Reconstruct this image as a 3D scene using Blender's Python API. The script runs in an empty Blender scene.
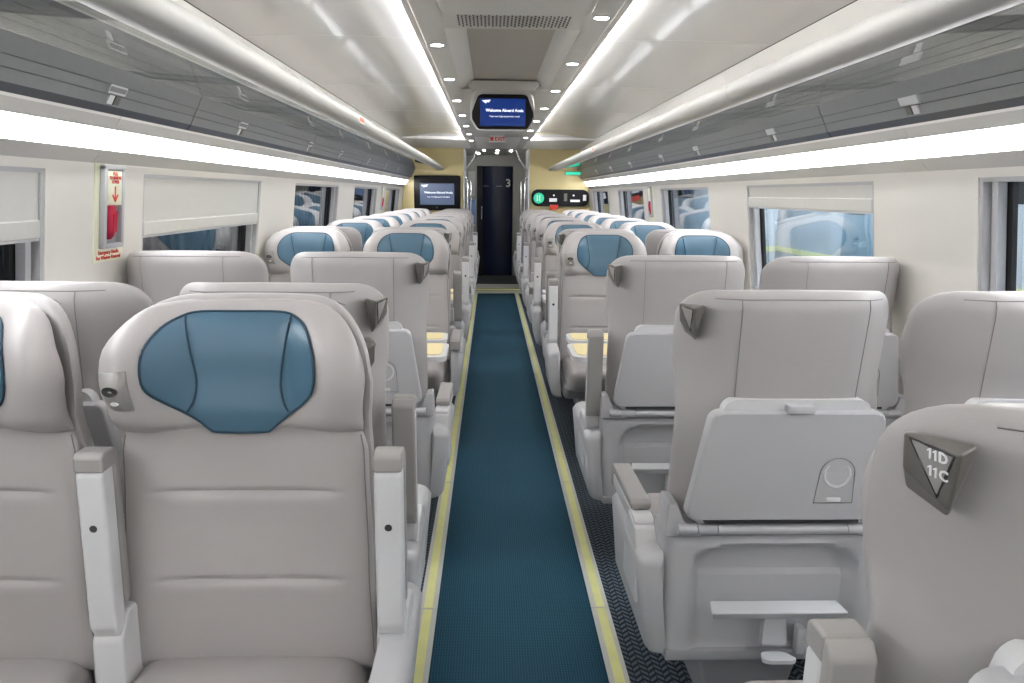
import bpy, bmesh, math, random
from mathutils import Vector, Matrix
random.seed(4)
S = bpy.context.scene
COL = S.collection
PI = math.pi
rad = math.radians

# ------------------------------------------------------------------ camera
cam_d = bpy.data.cameras.new('camera'); cam = bpy.data.objects.new('camera', cam_d); COL.objects.link(cam)
cam_d.sensor_width = 36.0; cam_d.sensor_fit = 'HORIZONTAL'; cam_d.lens = 750.0 / 1024.0 * 36.0
cam_d.clip_start = 0.02; cam_d.clip_end = 200
_y, _p, _r = rad(-1.72), rad(11.08), rad(0.52)
_ri = Vector((math.cos(_y), math.sin(_y), 0)); _fw = Vector((-math.sin(_y)*math.cos(_p), math.cos(_y)*math.cos(_p), -math.sin(_p)))
_up = _ri.cross(_fw)
_R = _ri*math.cos(_r) + _up*math.sin(_r); _U = _up*math.cos(_r) - _ri*math.sin(_r)
m = Matrix((_R, _U, -_fw)).transposed().to_4x4(); m.translation = Vector((-0.093, 0.0, 1.49))
cam.matrix_world = m
S.camera = cam

# ------------------------------------------------------------------ world, exposure
w = bpy.data.worlds.new('world'); S.world = w; w.use_nodes = True
w.node_tree.nodes['Background'].inputs[0].default_value = (0.10, 0.13, 0.18, 1)
w.node_tree.nodes['Background'].inputs[1].default_value = 0.25
S.view_settings.view_transform = 'Standard'; S.view_settings.look = 'None'
S.view_settings.gamma = 1.0; S.view_settings.use_curve_mapping = False
S.view_settings.exposure = 1.1
STRIP = 12.0      # side light diffusers
COVE = 90.0      # ceiling cove lines
SPOT = 60.0      # recessed downlights

# ------------------------------------------------------------------ materials
def mat(name, col, rough=0.5, metal=0.0, coat=0.0, emit=None, es=0.0, noise=None, bump=0.0, bscale=200.0, spec=0.5):
    mm = bpy.data.materials.new(name); mm.use_nodes = True
    nt = mm.node_tree; b = nt.nodes['Principled BSDF']
    b.inputs['Base Color'].default_value = (*col, 1); b.inputs['Roughness'].default_value = rough
    b.inputs['Metallic'].default_value = metal; b.inputs['Coat Weight'].default_value = coat
    b.inputs['Coat Roughness'].default_value = 0.08; b.inputs['Specular IOR Level'].default_value = spec
    if emit: b.inputs['Emission Color'].default_value = (*emit, 1); b.inputs['Emission Strength'].default_value = es
    if noise or bump:
        tc = nt.nodes.new('ShaderNodeTexCoord')
        if noise:
            n = nt.nodes.new('ShaderNodeTexNoise'); n.inputs['Scale'].default_value = noise[0]; n.inputs['Detail'].default_value = 4
            mx = nt.nodes.new('ShaderNodeMix'); mx.data_type = 'RGBA'
            k = noise[1]
            mx.inputs[6].default_value = (*[c*(1-k) for c in col], 1); mx.inputs[7].default_value = (*[min(1, c*(1+k)) for c in col], 1)
            nt.links.new(tc.outputs['Object'], n.inputs['Vector']); nt.links.new(n.outputs['Fac'], mx.inputs[0]); nt.links.new(mx.outputs[2], b.inputs['Base Color'])
        if bump:
            n2 = nt.nodes.new('ShaderNodeTexNoise'); n2.inputs['Scale'].default_value = bscale; n2.inputs['Detail'].default_value = 3
            bp = nt.nodes.new('ShaderNodeBump'); bp.inputs['Strength'].default_value = bump; bp.inputs['Distance'].default_value = 0.002
            nt.links.new(tc.outputs['Object'], n2.inputs['Vector']); nt.links.new(n2.outputs['Fac'], bp.inputs['Height']); nt.links.new(bp.outputs['Normal'], b.inputs['Normal'])
    return mm
M = {}
M['leather'] = mat('grey_leather', (0.400, 0.378, 0.372), 0.42, noise=(6, 0.04), bump=0.12, bscale=260)
M['leather_back'] = mat('grey_leather_back', (0.365, 0.350, 0.346), 0.48, noise=(6, 0.04), bump=0.12, bscale=260)
M['blue'] = mat('blue_leather', (0.055, 0.125, 0.185), 0.42, noise=(8, 0.05), bump=0.1, bscale=260)
M['blue_seam'] = mat('blue_seam', (0.012, 0.045, 0.075), 0.6)
M['seam'] = mat('grey_seam', (0.20, 0.19, 0.185), 0.7)
M['plastic'] = mat('light_grey_plastic', (0.46, 0.46, 0.475), 0.38, noise=(5, 0.02))
M['plastic_mid'] = mat('mid_grey_plastic', (0.31, 0.31, 0.325), 0.42)
M['white_plastic'] = mat('white_plastic', (0.62, 0.62, 0.63), 0.32)
M['pad'] = mat('armrest_pad', (0.30, 0.288, 0.278), 0.5, bump=0.1)
M['pod'] = mat('taupe_plastic', (0.125, 0.118, 0.108), 0.32, metal=0.15)
M['pod_face'] = mat('number_face', (0.27, 0.26, 0.25), 0.35)
M['black'] = mat('black_plastic', (0.004, 0.004, 0.005), 0.45, spec=0.2)
M['gap'] = mat('dark_gap', (0.02, 0.02, 0.022), 0.7)
M['alu'] = mat('brushed_aluminium', (0.66, 0.66, 0.68), 0.35, metal=0.5)
M['chrome'] = mat('steel', (0.72, 0.72, 0.72), 0.15, metal=1.0)
M['wall'] = mat('wall_panel', (0.72, 0.69, 0.64), 0.45, noise=(2, 0.02))
M['blind'] = mat('blind_fabric', (0.62, 0.61, 0.58), 0.7, noise=(30, 0.03))
M['tan'] = mat('end_wall_tan', (0.64, 0.53, 0.26), 0.4, noise=(3, 0.05))
M['ceiling'] = mat('ceiling_gloss', (0.70, 0.67, 0.645), 0.22, coat=0.6)
M['end_white'] = mat('ceiling_end_white', (0.84, 0.82, 0.80), 0.4)
M['raft'] = mat('ceiling_centre', (0.58, 0.565, 0.545), 0.45)
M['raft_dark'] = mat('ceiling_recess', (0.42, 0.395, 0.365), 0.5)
M['rackwhite'] = mat('rack_back_panel', (0.74, 0.71, 0.66), 0.4)
M['tube'] = mat('rack_rail', (0.36, 0.355, 0.335), 0.5)
M['fascia'] = mat('fascia_grey', (0.20, 0.205, 0.21), 0.4, metal=0.1, noise=(40, 0.06))
M['fascia_dark'] = mat('fascia_navy', (0.025, 0.032, 0.05), 0.35)
M['trimwhite'] = mat('trim_white', (0.78, 0.76, 0.73), 0.35)
M['soffit'] = mat('soffit', (0.52, 0.505, 0.485), 0.45)
M['yellow'] = mat('glow_strip_yellow', (0.93, 0.92, 0.42), 0.55, noise=(14, 0.10))
M['ivory'] = mat('strip_ivory', (0.72, 0.72, 0.66), 0.5, noise=(20, 0.06))
M['cream'] = mat('table_cream', (0.80, 0.68, 0.36), 0.4)
M['card'] = mat('card_cream', (0.80, 0.80, 0.62), 0.5)
M['red'] = mat('red_print', (0.65, 0.05, 0.03), 0.5)
M['redhandle'] = mat('red_handle', (0.45, 0.01, 0.045), 0.3)
M['navy'] = mat('door_navy', (0.004, 0.012, 0.048), 0.3)
M['vest_floor'] = mat('vestibule_floor', (0.055, 0.065, 0.06), 0.5, noise=(60, 0.2))
M['vest_wall'] = mat('vestibule_wall', (0.40, 0.40, 0.38), 0.35)
M['white_print'] = mat('white_print', (0.85, 0.85, 0.87), 0.5)
M['screen_text'] = mat('screen_text', (0.8, 0.85, 0.9), 0.4, emit=(0.75, 0.85, 1.0), es=0.42)
M['screen_blue'] = mat('screen_blue', (0.0, 0.01, 0.05), 0.25, emit=(0.005, 0.020, 0.13), es=0.55)
M['screen_grey'] = mat('screen_grey', (0.02, 0.03, 0.05), 0.2, emit=(0.05, 0.075, 0.14), es=0.55)
M['green'] = mat('green_lamp', (0.02, 0.4, 0.25), 0.3, emit=(0.02, 0.55, 0.30), es=0.35)
M['strip'] = mat('light_diffuser', (0.9, 0.9, 0.9), 0.5, emit=(0.97, 0.98, 1.0), es=STRIP)
M['cove'] = mat('cove_led', (0.9, 0.9, 0.9), 0.5, emit=(0.97, 0.98, 1.0), es=COVE)
M['platform_fill_tube'] = mat('platform_fill_tube', (0.9, 0.9, 0.9), 0.5, emit=(0.90, 0.95, 1.0), es=90.0)
M['spot'] = mat('spot_lens', (0.9, 0.9, 0.9), 0.4, emit=(1.0, 0.97, 0.92), es=SPOT)
M['streak_wall'] = mat('reflection_streak_wall', (0.06, 0.06, 0.065), 0.6, noise=(3, 0.3))
M['silver_train'] = mat('silver_train_body', (0.60, 0.65, 0.70), 0.4, metal=0.1, noise=(2, 0.08))
M['platform'] = mat('platform_concrete', (0.22, 0.22, 0.22), 0.8, noise=(6, 0.15))
M['train_blue'] = mat('train_blue_panel', (0.20, 0.33, 0.42), 0.3)

def glass(name, tint, refl, trans):
    mm = bpy.data.materials.new(name); mm.use_nodes = True; nt = mm.node_tree
    nt.nodes.remove(nt.nodes['Principled BSDF']); o = nt.nodes['Material Output']
    t = nt.nodes.new('ShaderNodeBsdfTransparent'); t.inputs[0].default_value = (*trans, 1)
    g = nt.nodes.new('ShaderNodeBsdfGlossy'); g.inputs[0].default_value = (*tint, 1); g.inputs['Roughness'].default_value = 0.02
    lw = nt.nodes.new('ShaderNodeLayerWeight'); lw.inputs[0].default_value = 0.5
    f = nt.nodes.new('ShaderNodeMath'); f.operation = 'POWER'; f.inputs[1].default_value = 5.0; nt.links.new(lw.outputs['Facing'], f.inputs[0])
    a = nt.nodes.new('ShaderNodeMath'); a.operation = 'ADD'; a.inputs[1].default_value = refl; a.use_clamp = True
    x = nt.nodes.new('ShaderNodeMixShader')
    nt.links.new(f.outputs[0], a.inputs[0]); nt.links.new(a.outputs[0], x.inputs[0])
    nt.links.new(t.outputs[0], x.inputs[1]); nt.links.new(g.outputs[0], x.inputs[2]); nt.links.new(x.outputs[0], o.inputs[0])
    return mm
M['pane'] = glass('window_glass', (0.9, 0.93, 0.97), 0.20, (0.84, 0.88, 0.90))
M['shelf_glass'] = glass('shelf_glass', (0.85, 0.86, 0.86), 0.06, (0.75, 0.76, 0.76))

def node_mat(name):
    mm = bpy.data.materials.new(name); mm.use_nodes = True; nt = mm.node_tree
    b = nt.nodes['Principled BSDF']
    def N(op, a, bb=None):
        n = nt.nodes.new('ShaderNodeMath'); n.operation = op
        for i, v in enumerate((a, bb)):
            if v is None: continue
            if isinstance(v, (int, float)): n.inputs[i].default_value = v
            else: nt.links.new(v, n.inputs[i])
        return n.outputs[0]
    tc = nt.nodes.new('ShaderNodeTexCoord'); sp = nt.nodes.new('ShaderNodeSeparateXYZ'); nt.links.new(tc.outputs['Object'], sp.inputs[0])
    def mix(f, a, c):
        x = nt.nodes.new('ShaderNodeMix'); x.data_type = 'RGBA'
        nt.links.new(f, x.inputs[0])
        for i, v in ((6, a), (7, c)):
            if isinstance(v, tuple): x.inputs[i].default_value = (*v, 1)
            else: nt.links.new(v, x.inputs[i])
        return x.outputs[2]
    return mm, nt, b, N, sp.outputs[0], sp.outputs[1], mix, tc
# herringbone side carpet
mm, nt, b, N, X, Y, mix, tc = node_mat('herringbone_carpet')
P_ = 0.023
u = N('DIVIDE', X, P_); fu = N('FRACT', u)
par = N('GREATER_THAN', N('FRACT', N('MULTIPLY', u, 0.5)), 0.5)
sg = N('SUBTRACT', N('MULTIPLY', par, 2.0), 1.0)
v = N('ADD', N('DIVIDE', Y, 0.027), N('MULTIPLY', N('MULTIPLY', fu, sg), 0.8))
bar = N('LESS_THAN', N('FRACT', v), 0.5)
gapm = N('LESS_THAN', N('ABSOLUTE', N('SUBTRACT', fu, 0.5)), 0.43)
dash = N('MULTIPLY', bar, gapm)
nt.links.new(mix(dash, (0.006, 0.013, 0.026), (0.10, 0.13, 0.155)), b.inputs['Base Color']); b.inputs['Roughness'].default_value = 0.9
M['carpet'] = mm
# teal dotted runner
mm, nt, b, N, X, Y, mix, tc = node_mat('teal_runner')
fr = 2*PI/0.0125
d = N('MULTIPLY', N('SINE', N('MULTIPLY', N('ADD', X, Y), fr*0.7)), N('SINE', N('MULTIPLY', N('SUBTRACT', X, Y), fr*0.7)))
dm = N('GREATER_THAN', d, 0.42)
no = nt.nodes.new('ShaderNodeTexNoise'); no.inputs['Scale'].default_value = 2.2; no.inputs['Detail'].default_value = 5
nt.links.new(tc.outputs['Object'], no.inputs['Vector'])
base = mix(no.outputs['Fac'], (0.008, 0.043, 0.080), (0.018, 0.068, 0.108))
nt.links.new(mix(N('MULTIPLY', dm, 0.55), base, (0.06, 0.155, 0.215)), b.inputs['Base Color']); b.inputs['Roughness'].default_value = 0.8; b.inputs['Specular IOR Level'].default_value = 0.15
M['runner'] = mm

# ------------------------------------------------------------------ mesh helpers
def to_mesh(name, bm, smooth=False):
    bmesh.ops.recalc_face_normals(bm, faces=bm.faces[:])
    me = bpy.data.meshes.new(name); bm.to_mesh(me); bm.free()
    if smooth:
        me.shade_smooth()
        me.set_sharp_from_angle(angle=rad(38))
        if any(len(f.vertices) > 4 for f in me.polygons) and len(me.polygons) < 900:
            vf = [[] for _ in me.vertices]
            for f in me.polygons:
                for v in f.vertices: vf[v].append((f.normal.copy(), f.area))
            ns = []; lim = math.cos(rad(50))
            for f in me.polygons:
                for v in f.vertices:
                    a = Vector((0, 0, 0))
                    for nn, ar in vf[v]:
                        if nn.dot(f.normal) > lim: a += nn*ar
                    ns.append(a.normalized() if a.length > 0 else f.normal.copy())
            me.normals_split_custom_set(ns)
    return me
def obj(name, me, material, parent=None, loc=None, rot=None):
    if isinstance(me, bmesh.types.BMesh): me = to_mesh(name, me)
    if material is not None and not me.materials: me.materials.append(M[material])
    o = bpy.data.objects.new(name, me); COL.objects.link(o)
    if parent is not None: o.parent = parent
    if loc is not None: o.location = loc
    if rot is not None: o.rotation_euler = rot
    return o
def empty(name, loc=(0, 0, 0), rz=0.0):
    o = bpy.data.objects.new(name, None); COL.objects.link(o); o.location = loc; o.rotation_euler = (0, 0, rz); o.empty_display_size = 0.1
    return o
def tag(o, label=None, cat=None, group=None, kind=None):
    if label: o['label'] = label
    if cat: o['category'] = cat
    if group: o['group'] = group
    if kind: o['kind'] = kind
    return o
CACHE = {}
def cached(key, fn):
    if key not in CACHE: CACHE[key] = fn()
    return CACHE[key]
def hexa(bm, p):                     # 8 points: bottom 4 then top 4
    v = [bm.verts.new(q) for q in p]
    for f in ((0, 3, 2, 1), (4, 5, 6, 7), (0, 1, 5, 4), (1, 2, 6, 5), (2, 3, 7, 6), (3, 0, 4, 7)): bm.faces.new([v[i] for i in f])
    return v
def abox(bm, x0, x1, y0, y1, z0, z1):
    return hexa(bm, [(x0, y0, z0), (x1, y0, z0), (x1, y1, z0), (x0, y1, z0), (x0, y0, z1), (x1, y0, z1), (x1, y1, z1), (x0, y1, z1)])
def bevel(bm, w, seg=2):
    bmesh.ops.bevel(bm, geom=bm.edges[:], offset=w, segments=seg, profile=0.5, affect='EDGES', clamp_overlap=True)
def rbox(x0, x1, y0, y1, z0, z1, w=0.01, seg=2):
    bm = bmesh.new(); abox(bm, x0, x1, y0, y1, z0, z1); bevel(bm, w, seg); return bm
def box_me(name, *a, w=0.0, seg=2):
    def f():
        bm = bmesh.new(); abox(bm, *a)
        if w: bevel(bm, w, seg)
        return to_mesh(name, bm, bool(w))
    return f()
def tube(bm, pts, r, n=8, closed=False):
    pts = [Vector(p) for p in pts]; rings = []
    up = Vector((0.123, 0.456, 0.881)).normalized(); L = len(pts)
    for i, p in enumerate(pts):
        if closed: t = pts[(i+1) % L] - pts[i-1]
        else: t = pts[min(i+1, L-1)] - pts[max(i-1, 0)]
        t.normalize(); a = t.cross(up)
        if a.length < 1e-4: a = t.cross(Vector((1, 0, 0)))
        a.normalize(); bb = t.cross(a)
        rr = r[i] if isinstance(r, (list, tuple)) else r
        rings.append([bm.verts.new(p + (a*math.cos(2*PI*k/n) + bb*math.sin(2*PI*k/n))*rr) for k in range(n)])
    for i in range(L if closed else L-1):
        A, B = rings[i], rings[(i+1) % L]
        for k in range(n): bm.faces.new((A[k], A[(k+1) % n], B[(k+1) % n], B[k]))
    if not closed: bm.faces.new(rings[0][::-1]); bm.faces.new(rings[-1])
def cyl(bm, p0, p1, r, n=16): tube(bm, [p0, p1], r, n)
def prism(bm, poly, f0, f1):         # poly of 2d points, f0/f1 map a point to 3d
    a = [bm.verts.new(f0(*p)) for p in poly]; c = [bm.verts.new(f1(*p)) for p in poly]; n = len(poly)
    bm.faces.new(a); bm.faces.new(c[::-1])
    for i in range(n): bm.faces.new((a[i], a[(i+1) % n], c[(i+1) % n], c[i]))
def rrect(cx, cz, hw, hh, r, n=5, hw2=None):  # rounded rect / trapezoid outline (hw bottom, hw2 top)
    hw2 = hw if hw2 is None else hw2; out = []
    for sx, sz, a0 in ((1, -1, -90), (1, 1, 0), (-1, 1, 90), (-1, -1, 180)):
        h = hw if sz < 0 else hw2
        for k in range(n+1):
            a = rad(a0 + 90*k/n); out.append((cx + sx*(h-r) + r*math.cos(a), cz + sz*(hh-r) + r*math.sin(a)))
    return out
def text_me(key, s, size, align='CENTER', ext=0.0006, bold=0.0):
    def f():
        c = bpy.data.curves.new('text', 'FONT'); c.body = s; c.size = size; c.align_x = align; c.align_y = 'CENTER'; c.extrude = ext; c.offset = bold; c.resolution_u = 2
        o = bpy.data.objects.new('text_tmp', c); COL.objects.link(o)
        me = bpy.data.meshes.new_from_object(o.evaluated_get(bpy.context.evaluated_depsgraph_get()))
        bpy.data.objects.remove(o); return me
    return cached(('txt', key, s, size), f)
def sstep(a, b, x):
    t = max(0.0, min(1.0, (x-a)/(b-a))); return t*t*(3-2*t)
def lerp_tab(t, x):
    if x <= t[0][0]: return t[0][1]
    for (a, p), (b2, q) in zip(t, t[1:]):
        if x <= b2: k = (x-a)/(b2-a); return p + (q-p)*k*k*(3-2*k)
    return t[-1][1]

# ------------------------------------------------------------------ structure: the car shell
Y0, Y1 = -2.4, 12.0
def wx(z): return 1.47 - (z-1.35)*0.115 if z > 0.93 else 1.5183
def WP(s, y, z, d): return (s*(wx(z)+d), y, z)
def wbox(bm, s, y0, y1, z0, z1, d0, d1):
    return hexa(bm, [WP(s, y0, z0, d0), WP(s, y0, z0, d1), WP(s, y1, z0, d1), WP(s, y1, z0, d0), WP(s, y0, z1, d0), WP(s, y0, z1, d1), WP(s, y1, z1, d1), WP(s, y1, z1, d0)])
fl = tag(obj('floor', box_me('floor', -1.62, 1.62, Y0, 11.42, -0.06, 0.0), 'carpet'), 'dark navy herringbone carpet floor of the railway carriage', kind='structure')
tag(obj('aisle_runner', box_me('aisle_runner', -0.281, 0.281, Y0+0.02, 11.37, 0.0005, 0.006), 'runner'), 'long teal dotted carpet runner down the aisle', 'runner')
n = 0
for s, nm in ((-1, 'left'), (1, 'right')):
    n += 1
    t = empty('trim_%d' % n); tag(t, 'yellow floor guide strip with ivory edges along the %s seats' % ('luggage screen side' if s < 0 else 'control panel side'), kind='structure')
    yy = Y0+0.02
    while yy < 11.4:
        ye = min(yy+1.22, 11.42)
        a = obj('strip_section', box_me('strip_section', *sorted((s*0.2815, s*0.346)), yy, ye-0.003, 0.0005, 0.008), 'ivory', t)
        obj('yellow_insert', box_me('yellow_insert', *sorted((s*0.299, s*0.331)), yy+0.004, ye-0.006, 0.007, 0.0095), 'yellow', a)
        yy = ye
t = empty('trim_3'); tag(t, 'ivory threshold strips across the end of the aisle', kind='structure')
obj('threshold_strip', box_me('th', -0.40, 0.40, 11.43, 11.66, 0.0, 0.010), 'ivory', t)
obj('threshold_strip', box_me('th', -0.50, 0.50, 11.78, 11.95, 0.0, 0.010), 'yellow', t)
g = obj('ribbed_strip', box_me('th', -0.50, 0.50, 12.08, 12.55, 0.0, 0.012), 'ivory', t)
bm = bmesh.new()
for i in range(9): abox(bm, -0.49, 0.49, 12.10+i*0.05, 12.12+i*0.05, 0.012, 0.018)
tag(obj('rib', bm, 'soffit', t), kind='stuff')

WIN = [(-1.53, 0.05), (0.80, 2.38), (3.04, 4.57), (5.37, 6.90), (7.70, 9.22), (10.03, 11.50)]
ZB, ZT, ZW = 0.93, 1.556, 1.584
BLIND = {(-1, 1): 1.345, (-1, 2): 1.315, (1, 2): 1.432}
wn = 0
for s, nm in ((-1, 'left'), (1, 'right')):
    wl = empty('wall_'+nm); tag(wl, 'ivory side wall panels of the carriage, %s side' % nm, kind='structure')
    bm = bmesh.new(); wbox(bm, s, Y0, Y1, 0.0, ZB, 0.0, 0.10); obj('lower_panel', bm, 'wall', wl)
    bm = bmesh.new(); wbox(bm, s, Y0, Y1, ZT, ZW, 0.0, 0.10); obj('header_panel', bm, 'wall', wl)
    ed = [Y0] + [q for p in WIN for q in p] + [Y1]
    for a, b2 in zip(ed[0::2], ed[1::2]):
        bm = bmesh.new(); wbox(bm, s, a, b2, ZB, ZT, 0.0, 0.10); obj('pillar_panel', bm, 'wall', wl)
    for i, (a, b2) in enumerate(WIN):
        wn += 1
        wo = empty('window_%d' % wn); tag(wo, 'carriage window with grey frame', kind='structure')
        def wpart(nm, mt, *q):
            bm = bmesh.new(); wbox(bm, s, *q); return obj(nm, bm, mt, wo)
        wpart('frame_jamb', 'plastic', a, a+0.018, ZB, ZT, 0.004, 0.085); wpart('frame_jamb', 'plastic', b2-0.018, b2, ZB, ZT, 0.004, 0.085)
        wpart('frame_sill', 'plastic', a+0.018, b2-0.018, ZB, ZB+0.02, 0.004, 0.085); wpart('frame_head', 'plastic', a+0.018, b2-0.018, ZT-0.014, ZT, 0.004, 0.085)
        for yy in (a+0.030, b2-0.058): wpart('blind_rail', 'alu', yy, yy+0.028, ZB+0.02, ZT-0.014, 0.025, 0.055)
        wpart('gasket', 'gap', a+0.018, a+0.075, ZB+0.02, ZT-0.014, 0.062, 0.078); wpart('gasket', 'gap', b2-0.075, b2-0.018, ZB+0.02, ZT-0.014, 0.062, 0.078)
        bm = bmesh.new(); wbox(bm, s, a+0.018, b2-0.018, ZB+0.02, ZT-0.014, 0.079, 0.083); obj('pane', bm, 'pane', wo)
        if (s, i) in BLIND:
            z = BLIND[(s, i)]
            bm = bmesh.new(); wbox(bm, s, a+0.02, b2-0.02, z+0.055, ZT-0.012, 0.010, 0.014); bo = obj('blind', bm, 'blind', wo)
            bm = bmesh.new(); wbox(bm, s, a+0.02, b2-0.02, z, z+0.055, 0.002, 0.022); bevel(bm, 0.004, 2); obj('blind_bar', bm, 'blind', bo)
            bm = bmesh.new(); wbox(bm, s, a+0.02, b2-0.02, z-0.008, z, 0.006, 0.018); obj('pull_bar', bm, 'alu', bo)
    bm = bmesh.new(); wbox(bm, s, Y0, Y1, 0.0, 0.16, -0.035, 0.0); tag(obj('baseboard_'+nm, bm, 'plastic_mid'), kind='structure')

# light cove, fascia, luggage rack, upper panels: cross-section points (x, z)
def strip_prof(bm, s, pts, y0, y1, th=(0.0, 0.012)):   # extruded polyline sheet with a thickness vector
    for (xa, za), (xb, zb) in zip(pts, pts[1:]):
        hexa(bm, [(s*xa, y0, za), (s*xb, y0, zb), (s*(xb+th[0]), y0, zb+th[1]), (s*(xa+th[0]), y0, za+th[1]),
                  (s*xa, y1, za), (s*xb, y1, zb), (s*(xb+th[0]), y1, zb+th[1]), (s*(xa+th[0]), y1, za+th[1])])
JOINTS = [Y0, -0.85, 1.19, 3.20, 5.24, 7.28, 9.32, 11.30]
RAILJ = [Y0, -1.1, 0.95, 2.98, 5.02, 7.06, 9.10, 11.0]
tn = 3
SIGNY = [0.06, 1.30, 2.54, 3.78, 5.16, 6.21, 7.60, 8.82, 10.0]
for s, nm in ((-1, 'left'), (1, 'right')):
    side = 'emergency handle' if s < 0 else 'control panel'
    for pts, mt, kk in (([(1.4436, 1.584), (1.40, 1.627)], 'soffit', 'lower_soffit'), ([(1.36, 1.691), (1.336, 1.728)], 'soffit', 'upper_soffit'), ([(1.336, 1.728), (1.331, 1.736)], 'trimwhite', 'bright_edge')):
        if kk == 'lower_soffit':
            tn += 1; tr = empty('trim_%d' % tn); tag(tr, 'grey soffit panels above and below the %s light strip' % nm, kind='structure')
        js = [Y0, -0.95, 0.8, 2.65, 5.0, 7.35, 9.7, Y1-0.1]
        for a, b2 in zip(js, js[1:]):
            bm = bmesh.new(); strip_prof(bm, s, pts, a+0.0015, b2-0.0015, (0.02, 0.006)); obj(kk, bm, mt, tr)
    ls = empty('light_strip', (s*1.40, (Y0+Y1)/2, 1.62)); tag(ls, 'long glowing white light strip above the windows on the %s side' % side, 'light strip')
    bm = bmesh.new(); strip_prof(bm, s, [(0.0, 0.007), (-0.012, 0.045), (-0.040, 0.071)], -(Y1-Y0)/2+0.02, (Y1-Y0)/2-0.15, (0.012, 0.004)); obj('diffuser', bm, 'strip', ls)
    bm = bmesh.new(); strip_prof(bm, s, [(0.012, 0.006), (-0.026, 0.078)], (Y1-Y0)/2-0.149, (Y1-Y0)/2-0.13, (0.03, 0.004)); obj('end_cap', bm, 'white_plastic', ls)
    rk = empty('luggage_rack', (s*1.30, 4.8, 1.75)); tag(rk, 'overhead luggage rack with glass shelf and rail on the %s side' % side, 'luggage rack')
    for a, b2 in zip(JOINTS, JOINTS[1:]+[Y1-0.02]):
        bm = bmesh.new(); strip_prof(bm, s, [(1.331, 1.736), (1.312, 1.757)], a+0.003, b2-0.003, (0.02, 0.004)); o = obj('navy_edge', bm, 'fascia_dark', rk); o.location = (-s*1.30, -4.8, -1.75)
        bm = bmesh.new(); strip_prof(bm, s, [(1.312, 1.757), (1.303, 1.777), (1.2975, 1.789)], a+0.003, b2-0.003, (0.02, 0.004))
        strip_prof(bm, s, [(1.2965, 1.791), (1.283, 1.818)], a+0.003, b2-0.003, (0.02, 0.004))
        strip_prof(bm, s, [(1.282, 1.820), (1.270, 1.840)], a+0.003, b2-0.003, (0.02, 0.004))
        o = obj('fascia_panel', bm, 'fascia', rk); o.location = (-s*1.30, -4.8, -1.75)
        bm = bmesh.new(); strip_prof(bm, s, [(1.365, 1.735), (1.300, 1.845)], a, b2, (0.02, 0.0)); o = obj('fascia_light_block', bm, 'gap', rk); o.location = (-s*1.30, -4.8, -1.75)  # added dark sheet, blocks outside light shining through the fascia joints
        bm = bmesh.new(); strip_prof(bm, s, [(1.276, 1.838), (1.258, 1.868)], a+0.003, b2-0.003, (0.03, 0.0)); o = obj('shelf_edge', bm, 'fascia', rk); o.location = (-s*1.30, -4.8, -1.75)
        bm = bmesh.new(); strip_prof(bm, s, [(1.262, 1.869), (0.880, 1.842)], a+0.006, b2-0.006, (0.0, 0.008)); o = obj('glass_shelf', bm, 'shelf_glass', rk); o.location = (-s*1.30, -4.8, -1.75)
    for k in range(-4, 10):
        y = 1.75 + 1.02*k
        if y < Y0+0.1 or y > 11.8: continue
        bm = bmesh.new(); strip_prof(bm, s, [(1.40, 1.882), (0.89, 1.851)], y-0.007, y+0.007, (0.0, 0.02 if k % 2 else 0.03)); o = obj('bracket', bm, 'gap', rk); o.location = (-s*1.30, -4.8, -1.75)
    for a, b2 in zip(RAILJ, RAILJ[1:]+[Y1-0.02]):
        last = b2 > 11.5
        bm = bmesh.new()
        # flattened rail profile
        prof = [(0.046*math.cos(t2)*1.15, 0.046*math.sin(t2)) for t2 in [2*PI*k/20 for k in range(20)]]
        prism(bm, prof, lambda px, pz: (s*(0.86+px), a+0.002, 1.885+pz), lambda px, pz: (s*(0.86+px), b2-0.002, 1.885+pz*(0.55 if last else 1.0)))
        o = obj('rail', to_mesh('rail', bm, True), 'tube', rk); o.location = (-s*1.30, -4.8, -1.75)
    for y in SIGNY:                                     # handle plate and seat number tiles on the fascia
        def slot(z): return 1.303 - (z-1.777)*(0.033/0.063)
        def fp(yy, z, d): return (s*(slot(z)-d) - s*1.30, yy-4.8, z-1.75)
        bm = bmesh.new(); z0, z1 = 1.792, 1.818
        hexa(bm, [fp(y-0.055, z0, -0.004), fp(y+0.055, z0, -0.004), fp(y+0.055, z0, 0.007), fp(y-0.055, z0, 0.007), fp(y-0.055, z1, -0.004), fp(y+0.055, z1, -0.004), fp(y+0.055, z1, 0.007), fp(y-0.055, z1, 0.007)])
        h = obj('sign_plate', bm, 'alu', rk)
        if s < 0:
            bm = bmesh.new(); hexa(bm, [fp(y-0.050, z0+0.006, 0.005), fp(y+0.050, z0+0.006, 0.005), fp(y+0.050, z0+0.006, 0.008), fp(y-0.050, z0+0.006, 0.008), fp(y-0.050, z1-0.006, 0.005), fp(y+0.050, z1-0.006, 0.005), fp(y+0.050, z1-0.006, 0.008), fp(y-0.050, z1-0.006, 0.008)])
            obj('sign_slot', bm, 'fascia', h)
        z0, z1 = 1.762, 1.788
        for dy, mt in ((-0.019, 'white_plastic'), (0.021, 'pod')):
            bm = bmesh.new(); hexa(bm, [fp(y+dy-0.016, z0, -0.02), fp(y+dy+0.016, z0, -0.02), fp(y+dy+0.016, z0, 0.006), fp(y+dy-0.016, z0, 0.006), fp(y+dy-0.016, z1, -0.02), fp(y+dy+0.016, z1, -0.02), fp(y+dy+0.016, z1, 0.006), fp(y+dy-0.016, z1, 0.006)])
            obj('number_tile', bm, mt, rk)
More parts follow.
